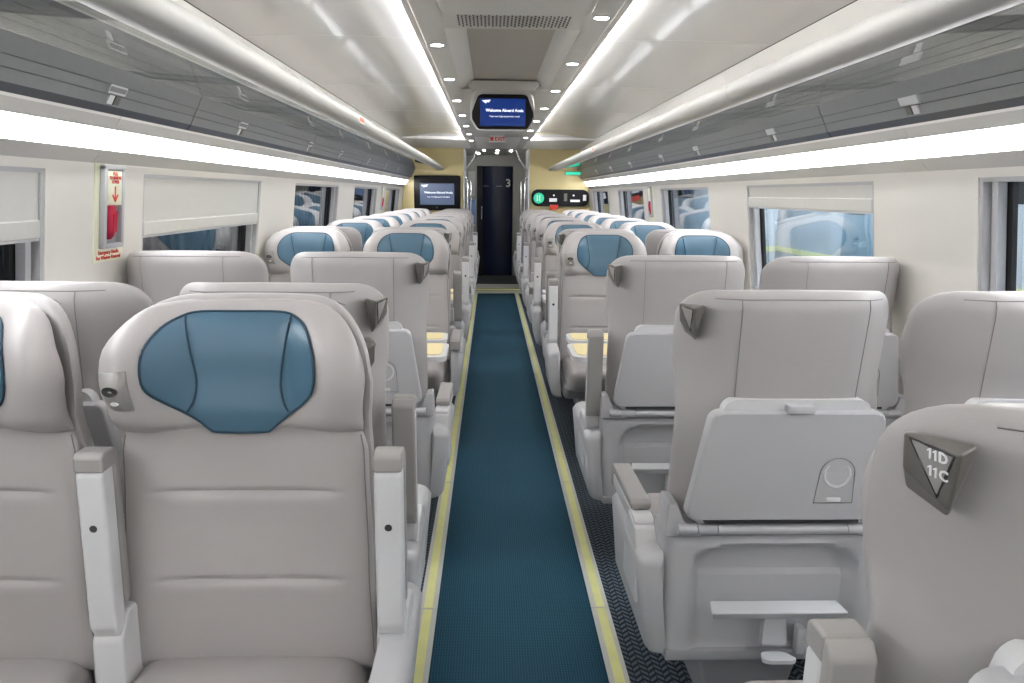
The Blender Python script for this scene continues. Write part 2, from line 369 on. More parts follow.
    # upper side panels behind the rack
    tn += 1; tr = empty('trim_%d' % tn); tag(tr, 'white upper side panels behind the %s luggage rack' % nm, kind='structure')
    js = [Y0, -0.4, 1.6, 2.62, 4.66, 6.7, 8.74, 10.2]
    for a, b2 in zip(js, js[1:]+[Y1]):
        bm = bmesh.new(); strip_prof(bm, s, [(1.283, 2.217), (1.36, 2.09), (1.405, 1.97), (1.415, 1.85)], a+0.0015, b2-0.0015, (0.02, 0.004)); obj('upper_panel', bm, 'rackwhite', tr)
        bm = bmesh.new(); abox(bm, *sorted((s*1.27, s*1.415)), a+0.002, b2-0.002, 1.866, 1.872); obj('shelf_back', bm, 'rackwhite', tr)
    bm = bmesh.new(); abox(bm, *sorted((s*1.262, s*1.33)), Y0, Y1, 2.236, 2.246); obj('joint_light_block', bm, 'gap', tr)  # added dark strip, stops outside light leaking through the ceiling joint
    for y in (1.9, 3.95, 6.0, 8.0):
        bm = bmesh.new()
        poly = [(0.42*math.cos(t2), 0.035*math.sin(t2)) for t2 in [PI*k/10 for k in range(11)]]
        prism(bm, poly, lambda a, c: (s*(1.352-c*0.55), y+a, 2.085+c), lambda a, c: (s*(1.342-c*0.55), y+a, 2.085+c)); obj('grip_recess', bm, 'plastic_mid', tr)

# ceiling
ce = empty('ceiling'); tag(ce, 'glossy white ceiling panels with a grey centre strip', kind='structure')
CJ = [Y0, -1.1, 0.55, 2.20, 3.85, 5.50, 7.15, 8.80]
for s in (-1, 1):
    for a, b2 in zip(CJ, CJ[1:]+[10.2]):
        pts = [(0.405, 2.222), (0.62, 2.232), (0.85, 2.236), (1.07, 2.232), (1.279, 2.220)]
        bm = bmesh.new(); prism(bm, pts + [(x, z+0.012) for x, z in pts[::-1]], lambda x, z: (s*x, a+0.002, z), lambda x, z: (s*x, b2-0.002, z))
        obj('ceiling_panel', to_mesh('ceiling_panel', bm, True), 'ceiling', ce)
    bm = bmesh.new(); hexa(bm, [(s*0.40, 10.2, 2.19), (s*1.40, 10.2, 2.21), (s*1.40, Y1, 2.185), (s*0.40, Y1, 2.185), (s*0.40, 10.2, 2.24), (s*1.40, 10.2, 2.24), (s*1.40, Y1, 2.24), (s*0.40, Y1, 2.24)])
    obj('end_panel', bm, 'end_white', ce)
    # spotlight band
    for a, b2 in zip(CJ, CJ[1:]+[Y1]):
        bm = bmesh.new(); strip_prof(bm, s, [(0.40, 2.190), (0.295, 2.190)], a+0.0015, b2-0.0015, (0, 0.014)); obj('spotlight_band', bm, 'raft', ce)
        bm = bmesh.new(); strip_prof(bm, s, [(0.430, 2.192), (0.4035, 2.192)], a+0.0015, b2-0.0015, (0, 0.010)); obj('cove_edge', bm, 'raft', ce)
    cv = obj('cove_light', box_me('cove_light', *sorted((s*0.412, s*0.428)), Y0+0.02, 10.18, 2.2035, 2.2085), 'cove')
    tag(cv, 'thin glowing cove light line along the %s edge of the ceiling strip' % ('left' if s < 0 else 'right'), 'cove light')
# centre: housing, grille, recess, flat end
bm = bmesh.new(); prism(bm, rrect(0, 2.19, 0.29, 0.055, 0.045), lambda x, z: (x, Y0, z), lambda x, z: (x, 2.93, z)); obj('duct_housing', to_mesh('dh', bm, True), 'raft', ce)
gr = obj('air_grille', box_me('ag', -0.294, 0.294, 2.93, 3.42, 2.188, 2.200), 'raft', ce)
bm = bmesh.new()
for i in range(30):
    for j in range(8):
        x = -0.225 + i*0.0155; y = 3.05 + j*0.042 + (0.021 if i % 2 else 0)
        abox(bm, x-0.0035, x+0.0035, y-0.011, y+0.011, 2.1865, 2.189)
tag(obj('perforation', bm, 'gap', gr), kind='stuff')
for s in (-1, 1):
    bm = bmesh.new(); prism(bm, [(0.294, 2.190), (0.25, 2.205), (0.205, 2.240), (0.205, 2.252), (0.294, 2.252)], lambda x, z: (s*x, 3.42, z), lambda x, z: (s*x, 5.3, z))
    obj('recess_side', to_mesh('rs', bm, True), 'raft', ce)
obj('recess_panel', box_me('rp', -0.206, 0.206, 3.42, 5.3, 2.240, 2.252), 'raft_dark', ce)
obj('recess_end', box_me('re', -0.294, 0.294, 3.40, 3.42, 2.19, 2.252), 'raft', ce)
obj('centre_panel', box_me('cp', -0.294, 0.294, 5.3, 9.6, 2.188, 2.24), 'raft', ce)
obj('centre_panel', box_me('cp', -0.294, 0.294, 9.6, Y1, 2.188, 2.24), 'end_white', ce)
for s in (-1, 1):
    ys = [3.19+i*1.083 for i in range(7)] if s > 0 else [3.80+i*1.083 for i in range(7)]
    ys += [ys[0]-1.083*k for k in (1, 2, 3, 4)]
    for y in sorted(ys):
        if y > 11.3: continue
        sp_ = empty('spotlight', (s*0.350, y, 2.19)); tag(sp_, 'small round recessed spotlight in the grey ceiling band on the %s side' % ('television' if s < 0 else 'control panel'), 'spotlight', 'spotlights along the %s side ceiling band' % ('television' if s < 0 else 'control panel'))
        def ring():
            bm = bmesh.new(); tube(bm, [(0.031*math.cos(2*PI*k/20), 0.031*math.sin(2*PI*k/20), -0.001) for k in range(20)], 0.003, 6, True); return to_mesh('ring', bm, True)
        def lens():
            bm = bmesh.new(); cyl(bm, (0, 0, -0.002), (0, 0, 0.004), 0.029, 20); return to_mesh('lens', bm)
        obj('bezel', cached('bezel', ring), 'white_plastic', sp_); obj('lens', cached('lens', lens), 'spot', sp_)

# end wall with portal, vestibule, back wall
we = empty('wall_end'); tag(we, 'tan end wall around the carriage doorway', kind='structure')
for s in (-1, 1):
    obj('end_panel', box_me('ep', *sorted((s*0.515, s*1.62)), Y1, Y1+0.06, 0.0, 2.25), 'tan', we)
    obj('portal_jamb', box_me('pj', *sorted((s*0.495, s*0.517)), Y1-0.01, Y1+0.9, 0.0, 2.19), 'alu', we)
    obj('vestibule_wall', box_me('vw', *sorted((s*0.62, s*0.64)), Y1+0.9, 15.0, 0.0, 2.25), 'vest_wall', we)
obj('vestibule_floor', box_me('vf', -0.64, 0.64, 11.42, 15.0, -0.06, -0.001), 'vest_floor', we)
obj('vestibule_ceiling', box_me('vc', -0.64, 0.64, Y1, 15.0, 2.19, 2.25), 'vest_wall', we)
obj('header', box_me('hd', -0.64, 0.64, 14.0, 14.05, 2.0, 2.19), 'vest_wall', we)
obj('side_panel', box_me('sp', 0.32, 0.64, 14.0, 14.05, 0.0, 2.0), 'vest_wall', we)
obj('side_panel', box_me('sp', -0.64, -0.34, 14.0, 14.05, 0.0, 2.0), 'vest_wall', we)
obj('dark_gap', box_me('dg', -0.34, -0.235, 14.02, 14.08, 0.0, 2.0), 'gap', we)
obj('light_window', box_me('lw', -0.50, -0.37, 13.985, 13.999, 1.45, 1.9), 'white_plastic', we)
obj('dark_window', box_me('lw', -0.50, -0.37, 13.985, 13.999, 0.95, 1.4), 'screen_grey', we)
obj('end_closure', box_me('ec', -0.64, 0.64, 15.0, 15.05, 0.0, 2.25), 'vest_wall', we)
wb = tag(obj('wall_back', box_me('wb', -1.62, 1.62, Y0-0.06, Y0, 0.0, 2.25), 'wall'), 'plain rear wall behind the viewer', kind='structure')
bm = bmesh.new(); N2 = 14
poly = [(-0.235+0.545*k/N2, -0.05*math.sin(PI*k/N2)) for k in range(N2+1)]
poly += [(0.31, 0.06), (-0.235, 0.06)]
prism(bm, poly, lambda x, y: (x, 14.10+y, 0.0), lambda x, y: (x, 14.10+y, 1.995))
do = obj('door_1', to_mesh('door', bm, True), 'navy'); tag(do, 'curved navy blue door with a white number 3 beyond the doorway', kind='structure')
obj('number', text_me('three', '3', 0.20, bold=0.004), 'white_print', do, (0.235, 14.062, 1.69), (PI/2, 0, 0))
bm = bmesh.new(); cyl(bm, (-0.225, 14.09, 1.64), (0.12, 14.04, 1.64), 0.006, 8); obj('door_line', bm, 'plastic_mid', do)
bm = bmesh.new(); tube(bm, [(-0.25, 14.04, 1.05), (-0.25, 14.0, 1.05), (-0.25, 14.0, 1.27), (-0.25, 14.04, 1.27)], 0.010, 8); obj('door_handle', bm, 'chrome', do)
for s in (-1, 1):
    for dx, yy in ((0.0, 12.12), (0.075, 12.45)):
        bm = bmesh.new(); x = s*(0.455-dx*0.6)
        tube(bm, [(s*0.495, yy, 0.98), (x, yy, 1.02), (x, yy, 1.10), (x, yy, 1.62), (x, yy, 1.70), (s*0.495, yy, 1.75)], 0.014, 10)
        tag(obj('grab_rail', to_mesh('grab_rail', bm, True), 'chrome'), '%s steel grab rail of the end doorway jamb, %s side' % ('front' if dx == 0 else 'set back', 'television' if s < 0 else 'control panel'), 'grab rail')
for s in (-1, 1):
    bm = bmesh.new(); tube(bm, [(s*0.49, 12.3, 1.86), (s*0.44, 12.3, 1.94), (s*0.36, 12.3, 2.05), (s*0.32, 12.3, 2.18)], 0.016, 10)
    tag(obj('corner_tube', to_mesh('corner_tube', bm, True), 'chrome'), 'curved steel tube in the upper corner of the end doorway, %s side' % ('television' if s < 0 else 'control panel'), 'rail')
for x, y in ((-0.2, 12.5), (0.02, 12.5), (0.24, 12.6), (0.02, 13.2), (-0.3, 13.4)):
    bm = bmesh.new(); cyl(bm, (x, y, 2.182), (x, y, 2.1905), 0.022, 14)
    tag(obj('vestibule_lamp', bm, 'spot'), 'tiny bright lamp in the vestibule ceiling', 'lamp', 'lamps in the vestibule ceiling')

# ------------------------------------------------------------------ outside
ou = obj('platform', box_me('platform', 1.75, 9.0, -8, 26, -0.3, -0.12), 'platform'); tag(ou, 'grey concrete station platform outside the window', kind='structure')
tw = empty('wall_outside'); tag(tw, 'dark wall beyond the windows, its ribs made up for reflected streaks', kind='structure')
bm = bmesh.new(); abox(bm, -3.2, -3.1, -8, 26, -0.3, 4.0); obj('backing', bm, 'streak_wall', tw)
bm = bmesh.new()
for i in range(150): abox(bm, -3.1, -3.02, -4+i*0.2, -3.9+i*0.2, -0.3, 4.0)  # made-up ribs, stand in for vertical streaks reflected in the left windows
tag(obj('rib', bm, 'streak_wall', tw), kind='stuff')
cp_ = obj('platform_canopy', box_me('platform_canopy', 1.9, 9.0, -8, 26, 3.8, 3.9), 'platform'); tag(cp_, 'grey canopy above the station platform', kind='structure')
tr = empty('parked_train', (4.1, 9.0, -0.3)); tag(tr, 'silver blue train car parked across the platform outside the window', 'train')
obj('body', box_me('body', 0.0, 2.6, -13, 14, 0.5, 3.7, w=0.12, seg=3), 'silver_train', tr)
obj('stripe', box_me('stripe', -0.012, 0.0, -12.8, 13.8, 1.02, 1.09), 'yellow', tr)
for y in (-9.5, -6.4, -3.3, 1.3, 4.4, 7.5):
    fo = obj('window', box_me('win', -0.015, 0.0, y-0.85, y+0.85, 1.75, 2.65, w=0.006), 'gap', tr)
for y in (-0.9,):
    dd = obj('door', box_me('door', -0.03, 0.0, y-0.75, y+0.75, 0.75, 2.95, w=0.01), 'train_blue', tr)
    obj('door_pane', box_me('dp', -0.036, -0.03, y+0.25, y+0.6, 1.6, 2.3), 'gap', dd)
    obj('door_sticker', box_me('ds', -0.036, -0.03, y-0.15, y+0.1, 2.0, 2.25), 'redhandle', dd)
for y in (8.9, 15.5):
    pc = empty('platform_column', (3.2, y, -0.12)); tag(pc, 'pale steel column with yellow band on the platform', 'column', 'platform columns')
    bm = bmesh.new(); cyl(bm, (0, 0, 0), (0, 0, 3.4), 0.10, 16); obj('shaft', to_mesh('shaft', bm, True), 'silver_train', pc)
    bm = bmesh.new(); cyl(bm, (0, 0, 0.98), (0, 0, 1.04), 0.104, 16); obj('band', to_mesh('band', bm, True), 'yellow', pc)
    bm = bmesh.new(); cyl(bm, (0, 0, 1.95), (0, 0, 2.0), 0.16, 16); obj('collar', to_mesh('collar', bm, True), 'silver_train', pc)
for y in (2.0, 8.0, 14.0):  # lamps out of view, added to brighten the parked train and platform
    pl = empty('platform_fill_lamp', (3.0, y, 3.3)); tag(pl, 'unseen tube lamp added over the platform to light the train outside', 'lamp', 'added platform fill lamps')
    obj('tube', box_me('tb', -0.08, 0.08, -1.2, 1.2, 0.0, 0.05), 'platform_fill_tube', pl)
    for q in (-1, 1):
        bm = bmesh.new(); cyl(bm, (0, q, 0.1), (0, q, 0.5), 0.015, 8); obj('hanger', bm, 'plastic_mid', pl)
    obj('housing', box_me('hs', -0.12, 0.12, -1.25, 1.25, 0.05, 0.10), 'plastic_mid', pl)

# ------------------------------------------------------------------ train seats
ZTOP = 1.275
KT = 0.05; FACE = False
def T(z): return (z-0.6)*KT
PX, PS = 0.58, 0.62
def W_s(z):
    wv = lerp_tab([(0.40, 0.250), (0.60, 0.258), (0.85, 0.260), (1.0, 0.258), (1.10, 0.266), (1.16, 0.268)], z)
    if FACE and z > 1.12:
        q = min(1.0, (z-1.12)/(ZTOP-1.12)); return 0.150 + (wv-0.150)*math.sqrt(max(0.0, 1-q**2.5)) - 0.006
    if z > 1.195:
        q = min(1.0, (z-1.195)/(ZTOP-1.195)); wv = 0.195 + (wv-0.195)*math.sqrt(max(0.0, 1-q**2.3))
    return wv
def e_(z): return sstep(0.93, 1.06, z)
def mid_s(x, z):
    k = max(0.0, abs(x)-0.13)/0.135
    return T(z) - 0.060 - e_(z)*0.105*k**1.5 - (1-e_(z))*0.060*k**1.5
def half_s(x, z):
    h = 0.055 - 0.018*(abs(x)/0.27)**2
    return h*math.sqrt(max(0.05, 1-max(0.0, (z-1.225)/0.052)**2))
def W_h(z):
    wv = lerp_tab([(0.99, 0.244), (1.05, 0.247), (1.13, 0.256), (1.17, 0.256)], z)
    if z > 1.12:
        q = min(1.0, (z-1.12)/(1.270-1.12)); wv = 0.150 + (wv-0.150)*math.sqrt(max(0.0, 1-q**2.5))
    return wv
def mid_h(x, z):
    a = abs(x)
    f = 0.100*sstep(0.075, 0.205, a) - 0.030*max(0.0, (a-0.205)/0.06)**2
    return T(z) - 0.122 - f*lerp_tab([(0.99, 0.30), (1.05, 0.75), (1.12, 1.0), (1.19, 1.0), (1.27, 0.55)], z) + 0.035*max(0.0, (z-1.15)/0.12)**2
def half_h(x, z):
    h = 0.036 + 0.010*math.exp(-((z-1.04)/0.05)**2)
    h *= math.sqrt(max(0.05, 1-max(0.0, (z-1.225)/0.050)**2))
    return h*math.sqrt(max(0.08, 1-max(0.0, (1.022-z)/0.024)**2))
def W_c(z): return lerp_tab([(0.45, 0.264), (0.70, 0.256), (0.95, 0.250), (1.02, 0.240)], z)
def mid_c(x, z): return T(z) - 0.105 - 0.030*(abs(x)/0.25)**3
def half_c(x, z):
    h = 0.048 + 0.010*math.exp(-((z-0.66)/0.12)**2)
    if abs(x) < 0.21:
        f = 1-sstep(0.15, 0.20, abs(x))
        for zl in (0.865, 0.672): h -= f*0.009*math.exp(-((z-zl)/0.006)**2) - f*0.004*math.exp(-((z-zl+0.022)/0.02)**2)
    return h*math.sqrt(max(0.06, 1-max(0.0, (0.49-z)/0.04)**2))
def body(W, mid, half, zs, nt=44, crown=0.028):
    bm = bmesh.new(); rings = []
    for z in zs:
        r = []
        for k in range(nt):
            th = 2*PI*(k+0.5)/nt; c, s = math.cos(th), math.sin(th)
            x = W(z)*math.copysign(abs(c)**PX, c)
            y = mid(x, z) + half(x, z)*math.copysign(abs(s)**PS, s)
            zz = z - crown*(abs(x)/0.26)**3*sstep(1.0, 1.27, z)
            r.append(bm.verts.new((x, y, zz)))
        rings.append(r)
    for A, B in zip(rings, rings[1:]):
        for k in range(nt): bm.faces.new((A[k], A[(k+1) % nt], B[(k+1) % nt], B[k]))
    bm.faces.new(rings[0][::-1]); bm.faces.new(rings[-1])
    return bm
def surf(W, mid, half, x, z, sgn):
    c = min(1.0, (abs(x)/W(z)))**(1/PX); s = math.sqrt(max(0, 1-c*c))
    return mid(x, z) + sgn*half(x, z)*s**PS
def crownz(x, z): return z - 0.028*(abs(x)/0.26)**3*sstep(1.0, 1.27, z)
def lin(a, b2, n): return [a+(b2-a)*i/(n-1) for i in range(n)]
def me_shell():
    zs = lin(0.635, 1.12, 13) + [1.15, 1.18, 1.2, 1.215, 1.23, 1.243, 1.253, 1.262, 1.269, 1.274, 1.275]
    return to_mesh('backrest_shell', body(W_s, mid_s, half_s, zs, crown=0.028 if FACE else 0.010), True)
def me_head():
    zs = [0.998, 1.001, 1.006, 1.013, 1.022, 1.035, 1.05, 1.07, 1.1, 1.13, 1.155, 1.18, 1.2, 1.218, 1.233, 1.245, 1.255, 1.263, 1.268]
    return to_mesh('headrest', body(W_h, mid_h, half_h, zs), True)
def me_cush():
    zs = [0.452, 0.456, 0.464, 0.475, 0.49] + lin(0.51, 0.64, 6) + lin(0.65, 0.695, 12) + lin(0.71, 0.835, 6) + lin(0.845, 0.89, 12) + lin(0.905, 1.01, 5)
    return to_mesh('back_cushion', body(W_c, mid_c, half_c, zs, crown=0.0), True)
# blue headrest insert outline (x, z), wide top, narrow V foot
HALF = [(0.0, 1.249), (0.08, 1.249), (0.112, 1.244), (0.142, 1.226), (0.162, 1.188), (0.167, 1.142), (0.160, 1.102), (0.138, 1.072), (0.108, 1.045), (0.082, 1.022), (0.062, 1.004), (0.050, 0.999), (0.0, 0.997)]
def catmull(p, n=4):
    out = []
    for i in range(len(p)-1):
        a, b2, c, d2 = p[max(i-1, 0)], p[i], p[i+1], p[min(i+2, len(p)-1)]
        for k in range(n):
            t = k/n
            out.append(tuple(0.5*((2*b2[j]) + (-a[j]+c[j])*t + (2*a[j]-5*b2[j]+4*c[j]-d2[j])*t*t + (-a[j]+3*b2[j]-3*c[j]+d2[j])*t**3) for j in (0, 1)))
    out.append(p[-1]); return out
HC = catmull(HALF)
OUT = HC + [(-x, z) for x, z in HC[-2:0:-1]]
def head_y(x, z): return surf(W_h, mid_h, half_h, x, max(z, 1.02), -1)
def me_insert():
    bm = bmesh.new(); cz = 1.13; rings = []
    levels = [(0.15, 0.0085), (0.3, 0.0085), (0.42, 0.0085), (0.54, 0.0085), (0.64, 0.0085), (0.74, 0.008), (0.83, 0.0075), (0.91, 0.007), (0.97, 0.005), (1.0, -0.004)]
    cen = bm.verts.new((0, head_y(0, cz)-0.0085, crownz(0, cz)))
    for k, off in levels:
        rings.append([bm.verts.new((x*k, head_y(x*k, cz+(z-cz)*k)-off, crownz(x*k, cz+(z-cz)*k))) for x, z in OUT])
    n = len(OUT)
    for i in range(n): bm.faces.new((cen, rings[0][i], rings[0][(i+1) % n]))
    for A, B in zip(rings, rings[1:]):
        for i in range(n): bm.faces.new((A[i], B[i], B[(i+1) % n], A[(i+1) % n]))
    return to_mesh('headrest_insert', bm, True)
def me_piping():
    bm = bmesh.new(); tube(bm, [(x*0.985, head_y(x*0.985, 1.13+(z-1.13)*0.985)-0.0045, crownz(x*0.985, 1.13+(z-1.13)*0.985)) for x, z in OUT], 0.0028, 6, True)
    return to_mesh('piping', bm, True)
def me_inseam(s):
    bm = bmesh.new()
    if True:
        pts = catmull([(0.104, 1.243), (0.092, 1.17), (0.083, 1.11), (0.088, 1.07), (0.100, 1.047)], 6)
        tube(bm, [(s*x, head_y(x, z)-0.0105, crownz(x, z)) for x, z in pts], 0.0022, 6)
    return to_mesh('seam', bm, True)
def me_rearseam(s):
    bm = bmesh.new()
    if s:
        pts = [(0.150-0.004*t, 1.257-0.255*t) for t in lin(0, 1, 14)]
        tube(bm, [(s*x, surf(W_s, mid_s, half_s, x, z, 1)+0.0004, z) for x, z in pts], 0.0011, 5)
    else: tube(bm, [(x, surf(W_s, mid_s, half_s, x, 1.258, 1)+0.0008, 1.258-0.010*(abs(x)/0.26)**3) for x in lin(-0.200, 0.200, 22)], 0.0012, 5)
    return to_mesh('rear_seam', bm, True)
def me_frontseam(s):
    bm = bmesh.new()
    if True:
        tube(bm, [(s*(W_c(z)-0.006), surf(W_c, mid_c, half_c, W_c(z)-0.006, z, -1)-0.0005, z) for z in lin(0.50, 0.99, 16)], 0.0014, 5)
    return to_mesh('front_seam', bm, True)
def me_topseam():
    bm = bmesh.new()
    tube(bm, [(x, surf(W_h, mid_h, half_h, x, 1.235, -1)-0.0006, crownz(x, 1.235)) for x in lin(-0.19, 0.19, 20)], 0.0014, 5)
    return to_mesh('headrest_seam', bm, True)
def me_seat():
    bm = bmesh.new(); nx, ny = 12, 16
    bm2 = rbox(-0.240, 0.240, -0.655, -0.12, 0.36, 0.50, 0.05, 4); bm.free()
    for v in bm2.verts:
        if v.co.z > 0.465: v.co.z += 0.012*math.cos(v.co.x/0.24*PI/2) - 0.015*sstep(-0.3, -0.15, v.co.y)
        if v.co.y < -0.6: v.co.y += (0.50-v.co.z)*0.35
    return to_mesh('seat_cushion', bm2, True)
def me_base():
    bm = rbox(-0.262, 0.262, -0.56, -0.10, 0.305, 0.40, 0.03, 3)
    for v in bm.verts:
        if v.co.z < 0.35: v.co.y *= 0.96
    return to_mesh('seat_base', bm, True)
def me_pedestal():
    bm = bmesh.new()
    hexa(bm, [(-0.10, -0.45, 0.0), (0.10, -0.45, 0.0), (0.10, -0.15, 0.0), (-0.10, -0.15, 0.0), (-0.17, -0.47, 0.32), (0.17, -0.47, 0.32), (0.17, -0.12, 0.32), (-0.17, -0.12, 0.32)])
    bevel(bm, 0.015, 2); return to_mesh('pedestal', bm, True)
def me_lower():
    bm = bmesh.new(); nx, nz = 48, 30; xs = lin(-0.288, 0.288, nx); zs = lin(0.305, 0.652, nz); g = []
    for z in zs:
        row = []
        for x in xs:
            y = 0.012
            q = max(0.0, (abs(x)-0.245)/0.043); y -= 0.05*(1-math.sqrt(max(0, 1-min(1, q)**2)))*1.0 + 0.0
            if q >= 1: y -= 0.0
            q2 = max(0.0, (z-0.625)/0.03); y -= 0.02*min(1, q2)**2
            rx = max(0.0, abs(x)/0.215); rz = (z-0.470)/0.150
            dd = (rx**5 + abs(rz)**5)**0.2 if z > 0.470 else max(rx, abs(rz)*0.98)
            rec = 1-sstep(0.86, 1.04, dd)
            depth = 0.058 if z > 0.535 else 0.058 - 0.016*sstep(0.535, 0.520, z) - 0.024*sstep(0.47, 0.34, z)
            y -= rec*depth
            row.append(bm.verts.new((x, y, z)))
        g.append(row)
    for j in range(nz-1):
        for i in range(nx-1): bm.faces.new((g[j][i], g[j][i+1], g[j+1][i+1], g[j+1][i]))
    # sides, top, bottom back to y=-0.11
    edge = [g[0][i] for i in range(nx)] + [g[j][nx-1] for j in range(1, nz)] + [g[nz-1][i] for i in range(nx-2, -1, -1)] + [g[j][0] for j in range(nz-2, 0, -1)]
    bk = [bm.verts.new((v.co.x, -0.115, v.co.z)) for v in edge]; n = len(edge)
    for i in range(n): bm.faces.new((edge[i], edge[(i+1) % n], bk[(i+1) % n], bk[i]))
    bm.faces.new(bk)
    return to_mesh('lower_shell', bm, True)
def me_kick():
    return box_me('kick_strip', -0.275, 0.275, -0.01, 0.016, 0.302, 0.330, w=0.004)
def yre(z): return T(z)-0.004
def me_tray():
    bm = bmesh.new()
    o = rrect(0, 0.846, 0.247, 0.146, 0.028, 5, 0.212)
    o2 = [(x*0.97, 0.846+(z-0.846)*0.965) for x, z in o]
    v0 = [bm.verts.new((x, yre(z)-0.004, z)) for x, z in o]; v1 = [bm.verts.new((x, yre(z)+0.022, z)) for x, z in o]; v2 = [bm.verts.new((x, yre(z)+0.030, z)) for x, z in o2]
    n = len(o)
    for A, B in ((v0, v1), (v1, v2)):
        for i in range(n): bm.faces.new((A[i], A[(i+1) % n], B[(i+1) % n], B[i]))
    bm.faces.new(v2); bm.faces.new(v0[::-1])
    return to_mesh('tray_table', bm, True)
def me_trayframe():
    bm = bmesh.new(); o = rrect(0, 0.85, 0.225, 0.168, 0.03, 5, 0.178)
    prism(bm, o, lambda x, z: (x, yre(z)-0.02, z), lambda x, z: (x, yre(z)+0.012, z)); return to_mesh('tray_frame', bm, True)
def me_latch(): return box_me('latch', -0.032, 0.032, yre(1.0)+0.008, yre(1.0)+0.040, 0.990, 1.010, w=0.004)
def me_slot(): return box_me('slot', -0.185, 0.20, yre(0.70)+0.0, yre(0.70)+0.0305, 0.695, 0.703)
def me_cup(s):
    bm = bmesh.new(); c = (s*0.112, 0.830); y = yre(0.83)+0.030
    tube(bm, [(c[0]+0.032*math.cos(a), y, c[1]+0.032*math.sin(a)) for a in lin(0, 2*PI, 25)[:-1]], 0.0035, 6, True)
    return to_mesh('cup_ring', bm, True)
def me_cupline(s):
    bm = bmesh.new(); c = (s*0.112, 0.830); y = yre(0.83)+0.0303
    pts = [(c[0]+0.043*math.cos(a), c[1]+0.043*math.sin(a)) for a in lin(0, PI, 14)]
    pts = [(c[0]+0.048, 0.752)] + pts + [(c[0]-0.048, 0.752)]
    tube(bm, [(x, yre(z)+0.0302, z) for x, z in pts], 0.0016, 5, True)
    return to_mesh('cup_outline', bm, True)
def me_cupdisc(s):
    bm = bmesh.new(); c = (s*0.112, 0.830); y = yre(0.83)
    cyl(bm, (c[0], y+0.02, c[1]), (c[0], y+0.0308, c[1]), 0.030, 24); return to_mesh('cup_disc', bm)
def me_cuptab(s): return box_me('cup_tab', s*0.112-0.018, s*0.112+0.018, yre(0.76)+0.024, yre(0.76)+0.034, 0.755, 0.767, w=0.002)
HSEG = ((-0.262, -0.215), (-0.213, -0.165), (-0.163, 0.163), (0.165, 0.213), (0.215, 0.262))
def me_hinge(i):
    bm = bmesh.new(); y, z = 0.024, 0.674; a, b2 = HSEG[i]
    cyl(bm, (a, y, z), (b2, y, z), 0.0135, 14)
    return to_mesh('hinge_bar', bm, True)
def me_bracket(s):
    bm = bmesh.new()
    poly = [(0.288, 0.740), (0.262, 0.736), (0.25, 0.690), (0.20, 0.664), (0.20, 0.650), (0.292, 0.650)]
    prism(bm, poly, lambda x, z: (s*x, -0.07, z), lambda x, z: (s*x, 0.020, z)); bevel(bm, 0.004, 1); return to_mesh('hinge_bracket', bm, True)
def me_ledge(): return box_me('ledge', -0.25, 0.25, -0.05, 0.006, 0.646, 0.660, w=0.003)
def me_fbar():
    bm = bmesh.new()
    hexa(bm, [(-0.165, 0.045, 0.437), (0.165, 0.045, 0.437), (0.160, 0.015, 0.437), (-0.160, 0.015, 0.437), (-0.175, 0.062, 0.464), (0.175, 0.062, 0.464), (0.165, 0.010, 0.470), (-0.165, 0.010, 0.470)])
    bevel(bm, 0.003, 1); return to_mesh('foot_bar', bm)
def me_fstem():
    bm = bmesh.new()
    hexa(bm, [(-0.028, 0.045, 0.367), (0.035, 0.045, 0.367), (0.035, 0.02, 0.352), (-0.028, 0.02, 0.352), (-0.024, 0.040, 0.442), (0.030, 0.040, 0.442), (0.030, 0.015, 0.442), (-0.024, 0.015, 0.442)])
    return to_mesh('foot_stem', bm)
def me_pedal():
    bm = bmesh.new(); o = rrect(0.004, 0.0, 0.042, 0.032, 0.02, 4, 0.035)
    prism(bm, o, lambda x, q: (x, 0.07-q, 0.340-q*0.25), lambda x, q: (x, 0.07-q, 0.350-q*0.25)); return to_mesh('pedal', bm, True)
def me_lever(): 
    return box_me('lever', -0.085, -0.062, 0.0, 0.030, 0.325, 0.400, w=0.006)
def me_side(s):
    bm = rbox(0.276, 0.362, -0.50, 0.004, 0.302, 0.590, 0.032, 4)
    for v in bm.verts:
        if v.co.x > 0.30: v.co.x -= max(0.0, 0.50-v.co.z)*0.22 + max(0.0, v.co.z-0.52)*0.35
        if v.co.y < -0.35: v.co.y += max(0.0, v.co.z-0.36)*0.12
        v.co.x *= s
    return to_mesh('side_panel', bm, True)
def arm_xf(s, raised, xc):
    def f(l, h):                       # l along the arm from the pivot, h up from its axis
        if raised: return ((-0.215 if FACE else -0.060) + h + T(0.62+l)*0.4, 0.585 + l)
        return (-0.115 - l, 0.630 + h - l*0.02)
    return f
def arm_prism(bm, prof, f, xa, xb, bev):
    prism(bm, prof, lambda l, h: (xa, *f(l, h)), lambda l, h: (xb, *f(l, h))); bevel(bm, bev, 3)
def me_arm(s, raised, xc):
    f = arm_xf(s, raised, xc); bm = bmesh.new(); w2 = 0.027
    arm_prism(bm, [(0.0, -0.02), (0.03, -0.036), (0.355, -0.036), (0.372, -0.02), (0.372, 0.008), (0.02, 0.008), (0.0, 0.0)], f, xc-w2, xc+w2, 0.007)
    return to_mesh('armrest', bm, True)
def me_armpad(s, raised, xc):
    f = arm_xf(s, raised, xc); bm = bmesh.new(); w2 = 0.0285
    arm_prism(bm, [(0.06, 0.009), (0.398, 0.009), (0.398, 0.020), (0.380, 0.034), (0.08, 0.034), (0.06, 0.026)], f, xc-w2, xc+w2, 0.006)
    return to_mesh('armrest_pad', bm, True)
